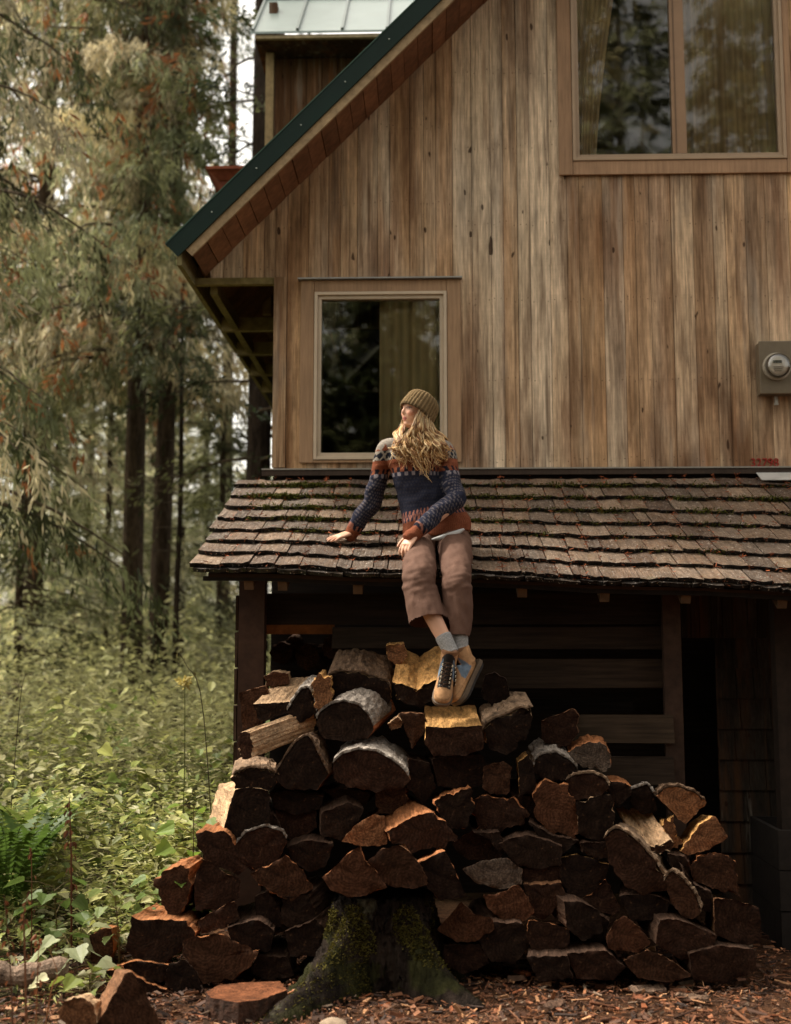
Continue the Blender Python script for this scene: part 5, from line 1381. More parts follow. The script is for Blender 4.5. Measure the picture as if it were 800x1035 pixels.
mk('fir_tree', 'pale fir left of the tiered young fir, half hidden by cedar boughs', 52, 19.0, 6.4, .06, .4, 1.6, 100, 18, 10, [PAL[1], CED[0], PAL[2]], 44, hang=.35, droop=.32, lsz=.12, asp=.24, taper=.9, jit=.5)
# thin bare trunk
tree('bare_trunk', 'thin bare dark trunk standing right of the paired trunks', tpos(178, 14.0), trunk_mesh(5.6, .045, .02, c=lin(56, 46, 38)), crown_mesh(5.4, 2.2, .8, 14, 3, 2, DRK, seed=21, droop=.2)[0], None, 'conifers left of the cabin')
# dead twiggy limbs low on the pair
# distant trees: four meshes reused, distance haze painted in with paler trunks and needles
far = []
for k in range(4):
    H = (20, 17, 22, 14)[k]
    c, l = crown_mesh(H, (1.0, .8, 2.5, .5)[k], (2.4, 2.2, 2.6, 2.0)[k], 110, 16, 8, [[PAL[0], PAL[1], CED[2]], [CED[0], PAL[1], DRK[3]], [DRK[1], DRK[3], CED[2]], [PAL[2], PAL[0], PAL[1]]][k], seed=30 + k, hang=.45, droop=.35, lsz=.22, asp=.26, twl=(.3, .6), taper=.6, jit=.5)
    far.append((trunk_mesh(H, .11, .03, c=lin(146, 136, 116)), c, l))
fl_ = [(-30, 26), (10, 36), (62, 40), (104, 44), (146, 38), (200, 48), (-60, 30), (-110, 24), (320, 30)]
kinds = ['tall pale conifer far back in the forest', 'grey-green conifer far back in the forest', 'dark high-crowned conifer far back in the forest', 'short pale conifer far back in the forest']
rf = random.Random(5)
for i, (px, Y) in enumerate(fl_):
    k = rf.choice((0, 0, 1, 1, 2, 3, 3)); 
    t_, c_, l_ = far[k]
    tree('forest_tree', kinds[k], tpos(px, Y), t_, c_, l_, 'forest trees behind, ' + ('tall pale', 'grey-green', 'dark high-crowned', 'short pale')[k], rot=rf.uniform(0, 6.28), sc=rf.uniform(.75, 1.15))
# trees on the other side of the clearing, mirrored in the upper window
for i, (x, y, k, s_) in enumerate(((2.2, -13, 0, 1.1), (4.6, -11, 1, 1.3), (7.6, -13, 0, 1.2), (9.4, -15, 1, 1.4), (-.6, -17, 1, 1.1), (10.6, -19, 0, 1.2), (3.8, -19, 3, 1.4), (6.8, -20, 1, 1.2), (-3.4, -16, 3, 1.3), (-5.5, -20, 1, 1.2), (.8, -22, 0, 1.2))):
    t_, c_, l_ = far[k]
    tree('forest_tree', 'conifer across the clearing, seen only as a reflection in the upper window', (x, y, -.05), t_, c_, l_, 'trees mirrored in the upper window', rot=i * 1.3, sc=s_)

# unseen trees behind the camera, added to block low front light and darken reflections
rf = random.Random(9)
tm_ = trunk_mesh(9, .12, .02); cm_, _ = crown_mesh(9, .2, 2.4, 120, 18, 9, [DRK[0], DRK[1], DRK[3]], seed=77, hang=.4, droop=.3, lsz=.26, asp=.4, taper=.7, jit=.6)
for i in range(9):
    tree('fir_tree', 'unseen dense dark fir added behind the camera to darken window reflections', (-9 + i * 2.1 + rf.uniform(-.4, .4), rf.uniform(-7, -5.2), -.05), tm_, cm_, None, 'unseen dark firs added against window reflections', rot=rf.uniform(0, 6), sc=rf.uniform(.8, 1.05))
for i in range(16):
    t_, c_, l_ = far[(0, 1, 2, 1)[i % 4]]
    tree('forest_tree', 'unseen conifer added behind the camera to block the low front sky', (-15 + i * 2.0 + rf.uniform(-.7, .7), rf.uniform(-13, -7.5), -.05), t_, c_, l_, 'forest edge behind the photographer', rot=rf.uniform(0, 6), sc=rf.uniform(.85, 1.1))
# ================================================================== PERSON
def remesh(name, VF, voxel, smooth_it=4, mat=None, sub=0):
    """join closed shapes into one continuous skin"""
    V = []; Fc = []
    for v, f in VF:
        o = len(V); V += [tuple(q) for q in v]; Fc += [[i + o for i in q] for q in f]
    me = mesh_np('tmp', np.array(V), Fc)
    ob = D.objects.new('tmp', me); COL.objects.link(ob)
    r = ob.modifiers.new('r', 'REMESH'); r.mode = 'VOXEL'; r.voxel_size = voxel
    if smooth_it:
        s_ = ob.modifiers.new('s', 'SMOOTH'); s_.iterations = smooth_it; s_.factor = .5
    bpy.context.view_layer.update()
    m = D.meshes.new_from_object(ob.evaluated_get(bpy.context.evaluated_depsgraph_get()))
    D.objects.remove(ob); D.meshes.remove(me)
    m.name = name
    for p in m.polygons: p.use_smooth = True
    m.materials.clear(); m.materials.append(mat)
    return m
def ell(c, ax, r, n=20, m=12):
    """ellipsoid, ax = 3 axis vectors, r = 3 radii"""
    V = []; Fc = []
    c = Vector(c)
    for j in range(m + 1):
        ph = math.pi * j / m
        for i in range(n):
            th = 2 * math.pi * i / n
            V.append(c + ax[0] * r[0] * math.sin(ph) * math.cos(th) + ax[1] * r[1] * math.sin(ph) * math.sin(th) + ax[2] * r[2] * math.cos(ph))
    for j in range(m):
        for i in range(n): Fc.append([j * n + i, j * n + (i + 1) % n, (j + 1) * n + (i + 1) % n, (j + 1) * n + i])
    # merge the poles
    out = []
    for f in Fc:
        q = [0 if i < n else (m * n if i >= m * n else i) for i in f]
        g = []
        for i in q:
            if i not in g: g.append(i)
        if len(g) > 2: out.append(g)
    return V, out
def limb(pts, rad, m=None, n=18, side=None):
    """smooth tapered tube through pts (points) and rad (a,b) pairs"""
    rr = [r if isinstance(r, (tuple, list)) else (r, r) for r in rad]
    A = np.array([list(p) + list(r) for p, r in zip(pts, rr)])
    S_ = spline(A, m or (len(pts) - 1) * 6 + 1)
    return tube_vf([Vector(q[:3]) for q in S_], [(max(q[3], .002), max(q[4], .002)) for q in S_], n, side)
EX, EY, EZ = Vector((1, 0, 0)), Vector((0, 1, 0)), Vector((0, 0, 1))

YP = 6.66
person_loc = at(440, 560, YP)
person = empty('person', tuple(person_loc))
tag(person, 'person in patterned navy sweater, brown trousers and knit beanie sitting on the shake roof edge', 'person')
# joints
pelvis = at(441, 541, YP); waist = at(436, 515, YP + .01); chest = at(426, 478, YP); uchest = at(421, 456, YP); neckb = at(421, 441, YP)
shR = at(392, 454, YP + .02); elR = at(376, 506, YP + .09)
hx, hy = at(352, 549, 6.80).x, 6.80
wrR = Vector((hx + .02, hy, roof_z(hx, hy) + .085))
shL = at(450, 456, YP - .01); elL = at(460, 503, YP - .15); wrL = at(419, 540, 6.395)
hipR = at(423, 548, YP - .03); hipL = at(459, 547, YP - .03)
knR = at(424.5, 581, 6.22); knL = at(462, 584, 6.22)
anR = at(455, 657, 6.08); anL = at(466, 657, 6.14)
# head frame
hf = Vector((-.83, -.55, .02)).normalized(); hu = Vector((.13, .02, 1)); hu = (hu - hf * hu.dot(hf)).normalized(); hl = hu.cross(hf)
hc = at(421.5, 414.5, YP - .03)
HS = .92
def H(x, y, z): return hc + (hf * x + hl * y + hu * z) * HS
HAX = (hf, hl, hu)
parts = []
# head
parts.append(ell(H(-.012, 0, .018), HAX, (.094, .072, .086), 28, 18))
parts.append(ell(H(.028, 0, -.035), HAX, (.062, .058, .080), 24, 16))
parts.append(ell(H(.058, 0, -.092), HAX, (.026, .027, .021)))
parts.append(limb([H(-.01, .056, -.055), H(.03, .045, -.088), H(.062, .014, -.1)], [.018, .015, .014]))
parts.append(limb([H(-.01, -.056, -.055), H(.03, -.045, -.088), H(.062, -.014, -.1)], [.018, .015, .014]))
parts.append(limb([H(.080, 0, .022), H(.091, 0, -.004), H(.101, 0, -.026)], [(.010, .009), (.010, .009), (.011, .010)]))
parts.append(ell(H(.099, 0, -.028), HAX, (.011, .010, .009))); 
for sg in (-1, 1):
    parts.append(ell(H(.090, .010 * sg, -.033), HAX, (.009, .007, .006)))
    parts.append(ell(H(.074, .028 * sg, .026), HAX, (.014, .024, .008)))
    parts.append(ell(H(.062, .036 * sg, -.028), HAX, (.024, .022, .022)))
    parts.append(ell(H(-.008, .074 * sg, -.012), HAX, (.018, .010, .030)))
parts.append(ell(H(.084, 0, -.058), HAX, (.010, .022, .006))); parts.append(ell(H(.081, 0, -.070), HAX, (.011, .019, .007)))
parts.append(limb([H(-.025, 0, -.03), H(-.03, 0, -.10), neckb + Vector((0, .015, .0)), uchest], [.058, .054, .058, .07]))
# trunk and limbs under the clothes
parts.append(limb([neckb + Vector((0, 0, -.01)), uchest, chest, waist, pelvis, pelvis - EZ * .05], [(.08, .05), (.125, .07), (.125, .08), (.11, .08), (.135, .09), (.10, .07)], n=24, side=EX))
parts.append(limb([shR + (uchest - shR) * .2, elR, wrR], [.036, .034, .026])); parts.append(limb([shL + (uchest - shL) * .2, elL, wrL], [.036, .034, .026]))
shinR = at(434, 615, 6.14)
parts.append(limb([hipR, hipR.lerp(knR, .5), knR, shinR, anR, anR - EZ * .03], [.08, .07, .052, .048, .034, .034]))
parts.append(limb([hipL, hipL.lerp(knL, .5), knL, knL.lerp(anL, .35), anL, anL - EZ * .03], [.08, .072, .055, .053, .034, .034]))
# hands
def hand(wr, fdir, nrm_, thumb_side, curl, spread=.10, scale=1):
    """palm and five fingers; fdir along the fingers, nrm_ out of the back of the hand"""
    fd = fdir.normalized(); nm = (nrm_ - fd * nrm_.dot(fd)).normalized(); sd = nm.cross(fd) * thumb_side
    s_ = scale
    out = [limb([wr - fd * .01, wr + fd * .03 * s_, wr + fd * .07 * s_, wr + fd * .092 * s_], [(.027, .019), (.036, .016), (.041, .014), (.036, .011)], side=sd)]
    for k, (o_, ln_) in enumerate(((.029, .068), (.010, .077), (-.010, .072), (-.029, .057))):
        b_ = wr + fd * .082 * s_ + sd * o_ * s_; d0 = (fd + sd * o_ / .03 * spread).normalized(); ang = 0; p = b_; ps = [wr + fd * .06 * s_ + sd * o_ * .9 * s_, p]
        for q in range(3):
            ang += curl * (.75 if q == 0 else 1.1); dd = d0 * math.cos(ang) - nm * math.sin(ang); p = p + dd * ln_ * s_ * (.42, .33, .25)[q]; ps.append(p)
        out.append(limb(ps, [.0088 * s_, .0092 * s_, .0085 * s_, .0078 * s_, .006 * s_], n=10))
    t0 = wr + fd * .022 * s_ + sd * .026 * s_; t1 = t0 + (fd * .55 + sd * .75 - nm * .2).normalized() * .036 * s_; t2 = t1 + (fd * .9 + sd * .35 - nm * .2).normalized() * .032 * s_; t3 = t2 + (fd * .95 + sd * .1 - nm * .25).normalized() * .022 * s_
    out.append(limb([t0, t1, t2, t3], [.014 * s_, .0115 * s_, .010 * s_, .007 * s_], n=10))
    return out
tip = Vector((at(331, 552, 6.74).x, 6.72, 0)); tip.z = roof_z(tip.x, tip.y) + .052
fdR = (tip - wrR); 
parts += hand(wrR, Vector((fdR.x, fdR.y, fdR.z * .75)), Vector((-.25, -.45, 1)), -1, .10, .22)
kl = at(409.5, 553, 6.345)
parts += hand(wrL, (kl - wrL), Vector((-.55, -.8, .35)), -1, .38, .10)
bm_ = remesh('body', parts, .0042, 3, MAT['skin'])
sk = np.array(lin(206, 158, 130)); cols = np.zeros((len(bm_.vertices), 3)); cols[:] = sk
co = np.empty(len(bm_.vertices) * 3); bm_.vertices.foreach_get('co', co); co = co.reshape(-1, 3)
rel = (co - np.array(hc)) / HS; lx = rel @ np.array(hf); ly = rel @ np.array(hl); lz = rel @ np.array(hu)
def blend(mask, c, k=1.0): cols[mask] = cols[mask] * (1 - k) + np.array(c) * k
inh = (np.abs(lz) < .14) & (np.abs(lx) < .14) & (np.abs(ly) < .1)
blend(inh & (((lx - .06) / .03) ** 2 + ((np.abs(ly) - .036) / .024) ** 2 + ((lz + .03) / .025) ** 2 < 1), lin(206, 136, 112), .5)
blend(inh & (lx > .07) & (((ly) / .023) ** 2 + ((lz + .064) / .0125) ** 2 < 1), lin(168, 92, 84), .9)
blend(inh & (lx > .07) & (np.abs(ly) < .021) & (np.abs(lz + .0640) < .0016), lin(110, 58, 52), .9)
blend(inh & (lx > .05) & (((np.abs(ly) - .031) / .019) ** 2 + ((lz - .004) / .009) ** 2 < 1), lin(120, 82, 66), .75)
blend(inh & (lx > .05) & (((np.abs(ly) - .032) / .022) ** 2 + ((lz - .026 + .15 * (np.abs(ly) - .03)) / .004) ** 2 < 1), lin(116, 84, 56), .8)
setcol(bm_, cols)
body = link('body', bm_, person)
for sg in (-1, 1):
    v, f = ell(H(.0685, .031 * sg, .002), HAX, (.0105, .0115, .006), 14, 10)
    cc_ = []
    for q in v:
        r_ = Vector(q) - H(.071, .031 * sg, .003); fx = r_.dot(hf); d2 = math.hypot(r_.dot(hl), r_.dot(hu))
        cc_.append(lin(40, 44, 46) if fx > 0 and d2 < .0062 else lin(150, 136, 126))
    link('eye', mesh_np('eye', np.array([tuple(q) for q in v]), f, np.array(cc_), [MAT['frame']], smooth=True), person)

# --- sweater
cufR0 = wrR + (elR - wrR).normalized() * .0
swp = [limb([neckb + EZ * .004, uchest + EZ * .035, uchest, chest, waist.lerp(chest, .4), waist, pelvis + EZ * .06, pelvis - EZ * .005 + Vector((.012, 0, 0))],
            [(.066, .062), (.115, .078), (.172, .108), (.168, .122), (.165, .122), (.178, .128), (.195, .138), (.196, .140)], n=36, side=EX, m=60)]
def sleeve(sh, el, wr, cuff):
    d1 = (wr - el).normalized()
    return limb([sh + (uchest - sh) * .45 + EZ * .006, sh, sh.lerp(el, .35), sh.lerp(el, .75), el + (el - (sh + wr) / 2).normalized() * .012, el.lerp(wr, .35), el.lerp(wr, .75), wr - d1 * .02, wr + d1 * cuff],
                [.058, .060, .058, .055, .055, .052, .047, .042, .038], m=60, n=24)
swp.append(sleeve(shR, elR, wrR, .045)); swp.append(sleeve(shL, elL, wrL, .055))
sm_ = remesh('sweater', swp, .0055, 5, MAT['knit'])
n_ = len(sm_.vertices); co = np.empty(n_ * 3); sm_.vertices.foreach_get('co', co); co = co.reshape(-1, 3)
nrm = np.empty(n_ * 3); sm_.vertices.foreach_get('normal', nrm); nrm = nrm.reshape(-1, 3)
def zpx(py): return at(425, py, YP).z
def seg_t(P, a, b):
    a = np.array(a); b = np.array(b); ab = b - a; L_ = np.linalg.norm(ab); t = np.clip(((P - a) @ ab) / L_ ** 2, 0, 1); return t * L_, np.linalg.norm(P - (a + t[:, None] * ab), axis=1), L_
tor_d = np.hypot((co[:, 0] - np.interp(co[:, 2], [pelvis.z, waist.z, chest.z, uchest.z], [pelvis.x, waist.x, chest.x, uchest.x])) / 1.5, (co[:, 1] - YP))
best = np.full(n_, 9.0); along = np.zeros(n_); rem = np.zeros(n_); isarm = np.zeros(n_, bool); axs = np.zeros((n_, 3))
for (s0, e0, w0) in ((shR, elR, wrR), (shL, elL, wrL)):
    l1, d1_, L1 = seg_t(co, s0, e0); l2, d2_, L2 = seg_t(co, e0, w0 + (w0 - e0).normalized() * .06)
    dm_ = np.minimum(d1_, d2_); al = np.where(d1_ < d2_, l1, L1 + l2); tot = L1 + L2
    m_ = dm_ < best; best[m_] = dm_[m_]; along[m_] = al[m_]; rem[m_] = (tot - al)[m_]
isarm = (best < .067) | ((best < .09) & ((best - .062) < (tor_d - .138)))
navy = np.array(lin(38, 40, 54)); cream = np.array(lin(142, 133, 122)); rust = np.array(lin(126, 72, 50)); fleck = np.array(lin(120, 112, 116)); dark = np.array(lin(26, 27, 36)); pink = np.array(lin(158, 104, 88))
cols = np.tile(navy, (n_, 1))
ang = np.arctan2(co[:, 1] - YP, co[:, 0] - .02)
z = co[:, 2]
# body of the sweater: faint flecks; sleeves: regular light flecks
u_ = np.where(isarm, along, z) / .019; v_ = np.where(isarm, (co[:, 0] + co[:, 1] * .8) / .017, ang * .16 / .019)
row = np.floor(u_); fr_u = u_ - row; fr_v = (v_ + .5 * (row % 2)) % 1
fl_m = ((fr_u - .5) ** 2 + (fr_v - .5) ** 2 < .085)
cols[fl_m & isarm] = fleck * .55
cols[fl_m & ~isarm] = cols[fl_m & ~isarm] * .55 + fleck * .12
# yoke bands from the neck down (same height on sleeves and body)
z0 = zpx(450); z1 = zpx(456); z2 = zpx(466); z3 = zpx(470); z4 = zpx(479)
yv = np.where(isarm, (co[:, 0] * 1.0 + co[:, 1] * .9), ang * .17) / .036
fr = yv % 1; tri = np.abs(fr - .5) * 2
cols[z > z0 - .0] = cream
mm = (z <= z0) & (z > z1); cols[mm] = np.where((tri[mm] > (z0 - z[mm]) / (z0 - z1) * .95)[:, None], cream, rust)
mm = (z <= z1) & (z > z2)
zz_ = (z[mm] - z2) / (z1 - z2); a1 = np.abs(tri[mm] - np.abs(zz_ * 2 - 1)) < .30
cols[mm] = np.where(a1[:, None], cream, dark)
mm = (z <= z2) & (z > z3); cols[mm] = rust
mm = (z <= z3) & (z > z4); zz_ = (z[mm] - z4) / (z3 - z4); cols[mm] = np.where(((tri[mm] > .55) & (zz_ < .55))[:, None], dark, rust * .85)
mm = (z <= z4) & (z > zpx(483)); cols[mm] = np.where((tri[mm] > .5)[:, None], fleck * 1.1, navy)
# zigzag above the hem, ribbed rust hem and cuffs
tilt_hem = (co[:, 0] - pelvis.x) * .20
zb = z - tilt_hem
h0 = zpx(524); h1 = zpx(513)
mm = (~isarm) & (zb < h1) & (zb > h0); zz_ = (zb[mm] - h0) / (h1 - h0); t2 = np.abs((ang[mm] * .17 / .026) % 1 - .5) * 2
cols[mm] = np.where((np.abs(t2 - zz_) < .28)[:, None], pink * .8, navy)
mm = (~isarm) & (zb <= h0); rib = (np.sin(ang[mm] * 95) * .5 + .5); cols[mm] = rust * (.72 + .38 * rib[:, None])
mm = isarm & (rem < .088); rib = np.sin((co[mm, 0] + co[mm, 1] + co[mm, 2]) * 520) * .5 + .5; cols[mm] = rust * (.75 + .35 * rib[:, None])
mm = isarm & (rem < .118) & (rem >= .088); cols[mm] = np.where((tri[mm] > .55)[:, None], pink * .7, dark)
setcol(sm_, cols)
# soft folds
off = np.array([.010 * mnoise.noise(Vector((p[0] * 9, p[1] * 9, p[2] * 14))) + .005 * mnoise.noise(Vector((p[0] * 22, p[1] * 22, p[2] * 30))) for p in co])
off[z > zpx(470)] *= .3
sm_.vertices.foreach_set('co', (co + nrm * off[:, None]).ravel().astype(np.float32)); sm_.update()
link('sweater', sm_, person)
# pale shirt hem showing under the sweater
shm = MB()
pts = [at(437, 545.5, YP - .17), at(449, 543, YP - .178), at(460, 539.5, YP - .175), at(469, 535, YP - .155)]
pts = [Vector(q) for q in spline([tuple(p) for p in pts], 14)]
shm.tube(pts, [(.006 + .012 * math.sin(math.pi * i / 13), .010) for i in range(14)], 10, lin(190, 188, 186), side=EZ)
shm.obj('shirt_hem', MAT['cotton'], person, smooth=True)

# --- trousers
def tleg(hip, kn, hem, rk, rh, bow):
    mid = hip.lerp(kn, .5)
    sh = kn.lerp(hem, .45)
    return limb([hip + EZ * .0, mid + EZ * .012, kn + Vector((0, .02, .004)), kn + Vector((0, -.012, -.045)), sh + Vector(bow), hem], [(.098, .095), (.092, .088), (rk, rk * .95), (rk * .98, rk * .95), (rk * .99, rk * .92), (rh, rh * .95)], m=46, n=30, side=EX)
hemR = at(433, 629, 6.13); hemL = at(462.5, 645, 6.16)
trs = [tleg(hipR, knR, hemR, .092, .098, (-.010, .0, 0)), tleg(hipL, knL, hemL, .080, .066, (.006, 0, 0)),
       limb([pelvis + EZ * .075, pelvis + EZ * .02, pelvis - EZ * .035, pelvis - EZ * .07], [(.165, .115), (.185, .130), (.180, .128), (.13, .09)], n=30, side=EX)]
tm = remesh('trousers', trs, .006, 4, MAT['cotton'])
n_ = len(tm.vertices); co = np.empty(n_ * 3); tm.vertices.foreach_get('co', co); co = co.reshape(-1, 3)
nrm = np.empty(n_ * 3); tm.vertices.foreach_get('normal', nrm); nrm = nrm.reshape(-1, 3)
off = np.zeros(n_)
for i, p in enumerate(co):
    o_ = .006 * mnoise.noise(Vector((p[0] * 12, p[1] * 12, p[2] * 7)))
    o_ += .006 * mnoise.noise(Vector((p[0] * 30 + p[2] * 14, p[1] * 20, p[2] * 10 - p[0] * 12)))
    kz = math.exp(-((p[2] - knR.z + .03) / .07) ** 2)
    o_ += .009 * kz * mnoise.noise(Vector((p[0] * 10 + p[2] * 20, p[1] * 9, p[2] * 34 - p[0] * 16)))
    off[i] = o_
# hollow the leg ends so the hems read as open cloth
HCUT = []
for (hem, kn, rh) in ((hemR, knR, .098), (hemL, knL, .066)):
    d_ = np.array((hem - kn).normalized()); rel = co - np.array(hem); al = rel @ d_; rad = np.linalg.norm(rel - al[:, None] * d_, axis=1)
    HCUT.append((np.array(hem) - d_ * .004, d_, rh))
tm.vertices.foreach_set('co', (co + nrm * off[:, None]).ravel().astype(np.float32)); tm.update()
bmt = bmesh.new(); bmt.from_mesh(tm)
for (h_, d_, rh) in HCUT:
    oth = [q for q in HCUT if q[0] is not h_][0]
    def axd(c_, q): w_ = c_ - q[0]; return np.linalg.norm(w_ - (w_ @ q[1]) * q[1]) / q[2]
    dv = [v for v in bmt.verts if (np.array(v.co) - h_) @ d_ > 0 and v.co.z < knR.z - .05 and axd(np.array(v.co), (h_, d_, rh)) < axd(np.array(v.co), oth)]
    bmesh.ops.delete(bmt, geom=dv, context='VERTS')
bmt.to_mesh(tm); bmt.free()
tc_ = np.array(lin(96, 71, 59)); setcol(tm, tc_)
link('trousers', tm, person)

# --- socks
sk_ = MB()
for (an, up_) in ((anR, (shinR - anR).normalized()), (anL, (knL - anL).normalized())):
    pts = [an - up_ * .018, an - up_ * .008, an + up_ * .03, an + up_ * .075, an + up_ * .085]
    v, f = limb(pts, [.040, .040, .041, .043, .041], m=30, n=22)
    cc_ = [np.array(lin(150, 148, 146)) * (.8 + .3 * random.random()) for _ in v]
    mb = MB(); mb.add(v, f, cc_); mb.obj('sock', MAT['knit'], person, smooth=True)

# --- boots
def boot(ank, toe, up_, label, S=1.03, tw=.021):
    """hiking boot: toe direction, sole-to-shaft direction"""
    t_ = toe.normalized(); u = (up_ - t_ * up_.dot(t_)).normalized(); s_ = u.cross(t_)
    o = ank - u * .108 * S + t_ * .062 * S           # heel centre on the sole top
    def B(x, y, z): return o + (t_ * x + s_ * y + u * z) * S
    def R_(l): return [(a_ * S, b_ * S) for a_, b_ in l]
    # outline of the foot (half widths) along the length
    prof = [(-.075, .018), (-.068, .030), (-.04, .037), (.0, .036), (.05, .038), (.10, .046), (.14, .048), (.165, .042), (.185, .028), (.193, .010)]
    P_ = spline(prof, 34)
    V = []; Fc = []; C = []
    # sole: lugged slab
    for lev, zz in enumerate((-.034, -.012, -.010, .006)):
        for sgn in (1, -1):
            pass
    ringp = [(x, w) for x, w in P_] + [(x, -w) for x, w in P_[::-1]]
    nr = len(ringp)
    levs = ((-.030, .94), (-.017, 1.03), (-.015, 1.06), (.002, 1.05), (.004, .98))
    for (zz, k) in levs:
        for i, (x, w) in enumerate(ringp):
            lug = 1 + (.05 if zz < -.019 and i % 3 == 0 else 0)
            rise = .012 * max(0, (x - .12) / .07) ** 2
            V.append(B(.055 + (x - .055) * k, w * k * lug, zz + rise)); C.append(lin(38, 33, 29) if zz < -.016 else lin(86, 70, 54))
    for q in range(len(levs) - 1):
        for i in range(nr): Fc.append([q * nr + i, q * nr + (i + 1) % nr, (q + 1) * nr + (i + 1) % nr, (q + 1) * nr + i])
    Fc += [[i for i in range(nr)][::-1], [(len(levs) - 1) * nr + i for i in range(nr)]]
    # upper
    up_parts = [limb([B(-.055, 0, .028), B(-.01, 0, .036), B(.06, 0, .036), B(.12, 0, .028), B(.165, 0, .020), B(.188, 0, .014)], R_([(.028, .030), (.040, .040), (.041, .040), (.046, .034), (.042, .026), (.020, .014)]), n=24, side=s_),
                limb([B(-.025, 0, .03), B(-.034, 0, .065), B(-.055, 0, .098), B(-.070, 0, .118)], R_([(.042, .052), (.042, .052), (.043, .055), (.044, .056)]), n=24, side=s_),
                limb([B(.02, 0, .09), B(.06, 0, .062), B(.11, 0, .045)], R_([(.032, .020), (.034, .020), (.036, .016)]), n=20, side=s_),
                ell(B(.158, 0, .020), (t_, s_, u), (.036 * S, .044 * S, .027 * S))]
    m = remesh('upper', up_parts, .0042, 3, MAT['leather'])
    c_ = np.empty(len(m.vertices) * 3); m.vertices.foreach_get('co', c_); c_ = (c_.reshape(-1, 3) - np.array(o)) / S
    X_ = c_ @ np.array(t_); Y_ = c_ @ np.array(s_); Z_ = c_ @ np.array(u)
    tan = np.array(lin(164, 124, 86)); cl = np.tile(tan, (len(c_), 1))
    ton = (np.abs(Y_) < tw) & (X_ > -.02) & (X_ < .128) & (Z_ > .035); cl[ton] = np.array(lin(36, 31, 29))
    top = (Z_ - .35 * X_ > .132); cl[top & ~ton] = np.array(lin(120, 84, 56))
    blue = (np.abs(Y_) > .024) & (X_ > -.012) & (X_ < .065) & (Z_ > .030 + .0 * X_) & (Z_ < .112) & (X_ - .03 < (.10 - Z_) * .75); cl[blue] = np.array(lin(98, 112, 126))
    seam = (np.abs(Z_ - .018 - .1 * np.abs(X_)) < .0018) & ~ton; cl[seam] *= .7
    setcol(m, cl)
    b = link('boot', m, person); b['label'] = label
    link('sole', mesh_np('sole', np.array([tuple(v) for v in V]), Fc, np.array(C), [MAT['rubber']]), b)
    lc = MB()
    for k in range(6):
        x = .022 + k * .018; zz = .117 - k * .0105; w = .020 - .0004 * k
        lc.tube([B(x - .006, -w - .004, zz - .006), B(x, -w * .5, zz + .008), B(x + .004, 0, zz + .0105), B(x + .012, w * .5, zz + .003), B(x + .014, w + .004, zz - .012)], .0024, 6, lin(60, 46, 36))
        lc.tube([B(x - .006, w + .004, zz - .006), B(x, w * .5, zz + .008), B(x + .004, 0, zz + .0115), B(x + .012, -w * .5, zz + .003), B(x + .014, -w - .004, zz - .012)], .0024, 6, lin(70, 52, 40))
        for sg in (-1, 1): lc.tube([B(x - .003, sg * (w + .003), zz - .008), B(x + .004, sg * (w + .007), zz - .007), B(x + .008, sg * (w + .003), zz - .011)], .0028, 6, lin(205, 190, 165))
    lc.obj('laces', MAT['knit'], b)
boot(anR + Vector((0, 0, -.01)), Vector((-.14, -.60, -.72)), Vector((.10, -.62, .70)), 'front boot, toe pointing at the viewer', tw=.033)
boot(anL + Vector((-.004, 0, -.004)), Vector((-.42, -.40, -.80)), Vector((-.74, -.30, .55)), 'boot behind, seen from the side with blue panel')

# --- beanie
ha = (hu * .84 - hf * .54 + hl * .0).normalized() 
bc = H(.009, .004, -.032) + ha * .030
         # axis of the hat
hs1 = hl; hs2 = hs1.cross(ha)
V = []; C = []; Fc = []
n = 120
lev = [(-.030, .100), (-.032, .109), (-.018, .112), (.004, .1125), (.022, .111), (.0225, .107), (.045, .107), (.070, .101), (.092, .086), (.107, .060), (.112, .022), (.113, .002)]
sp_ = spline(lev, 54)
for (h_, r_) in sp_:
    for i in range(n):
        th = 2 * math.pi * i / n
        rib = .0035 * (math.sin(th * 30)) * (1 if h_ < .09 else .4)
        wob = 1 + .02 * math.sin(th * 2 + 1) + .01 * math.sin(th * 5)
        rr = max(r_ * wob + rib, .001)
        p = bc + ha * h_ + hs1 * rr * .84 * math.cos(th) + hs2 * rr * 1.0 * math.sin(th)
        V.append(tuple(p)); C.append(np.array(lin(132, 110, 78)) * (.55 + .45 * (math.sin(th * 30) * .5 + .5)) * (1.0 if h_ > -.02 else .6))
m_ = len(sp_)
Fc = [[j * n + i, j * n + (i + 1) % n, (j + 1) * n + (i + 1) % n, (j + 1) * n + i] for j in range(m_ - 1) for i in range(n)]
link('beanie', mesh_np('beanie', np.array(V), Fc, np.array(C), [MAT['knit']], smooth=True), person)

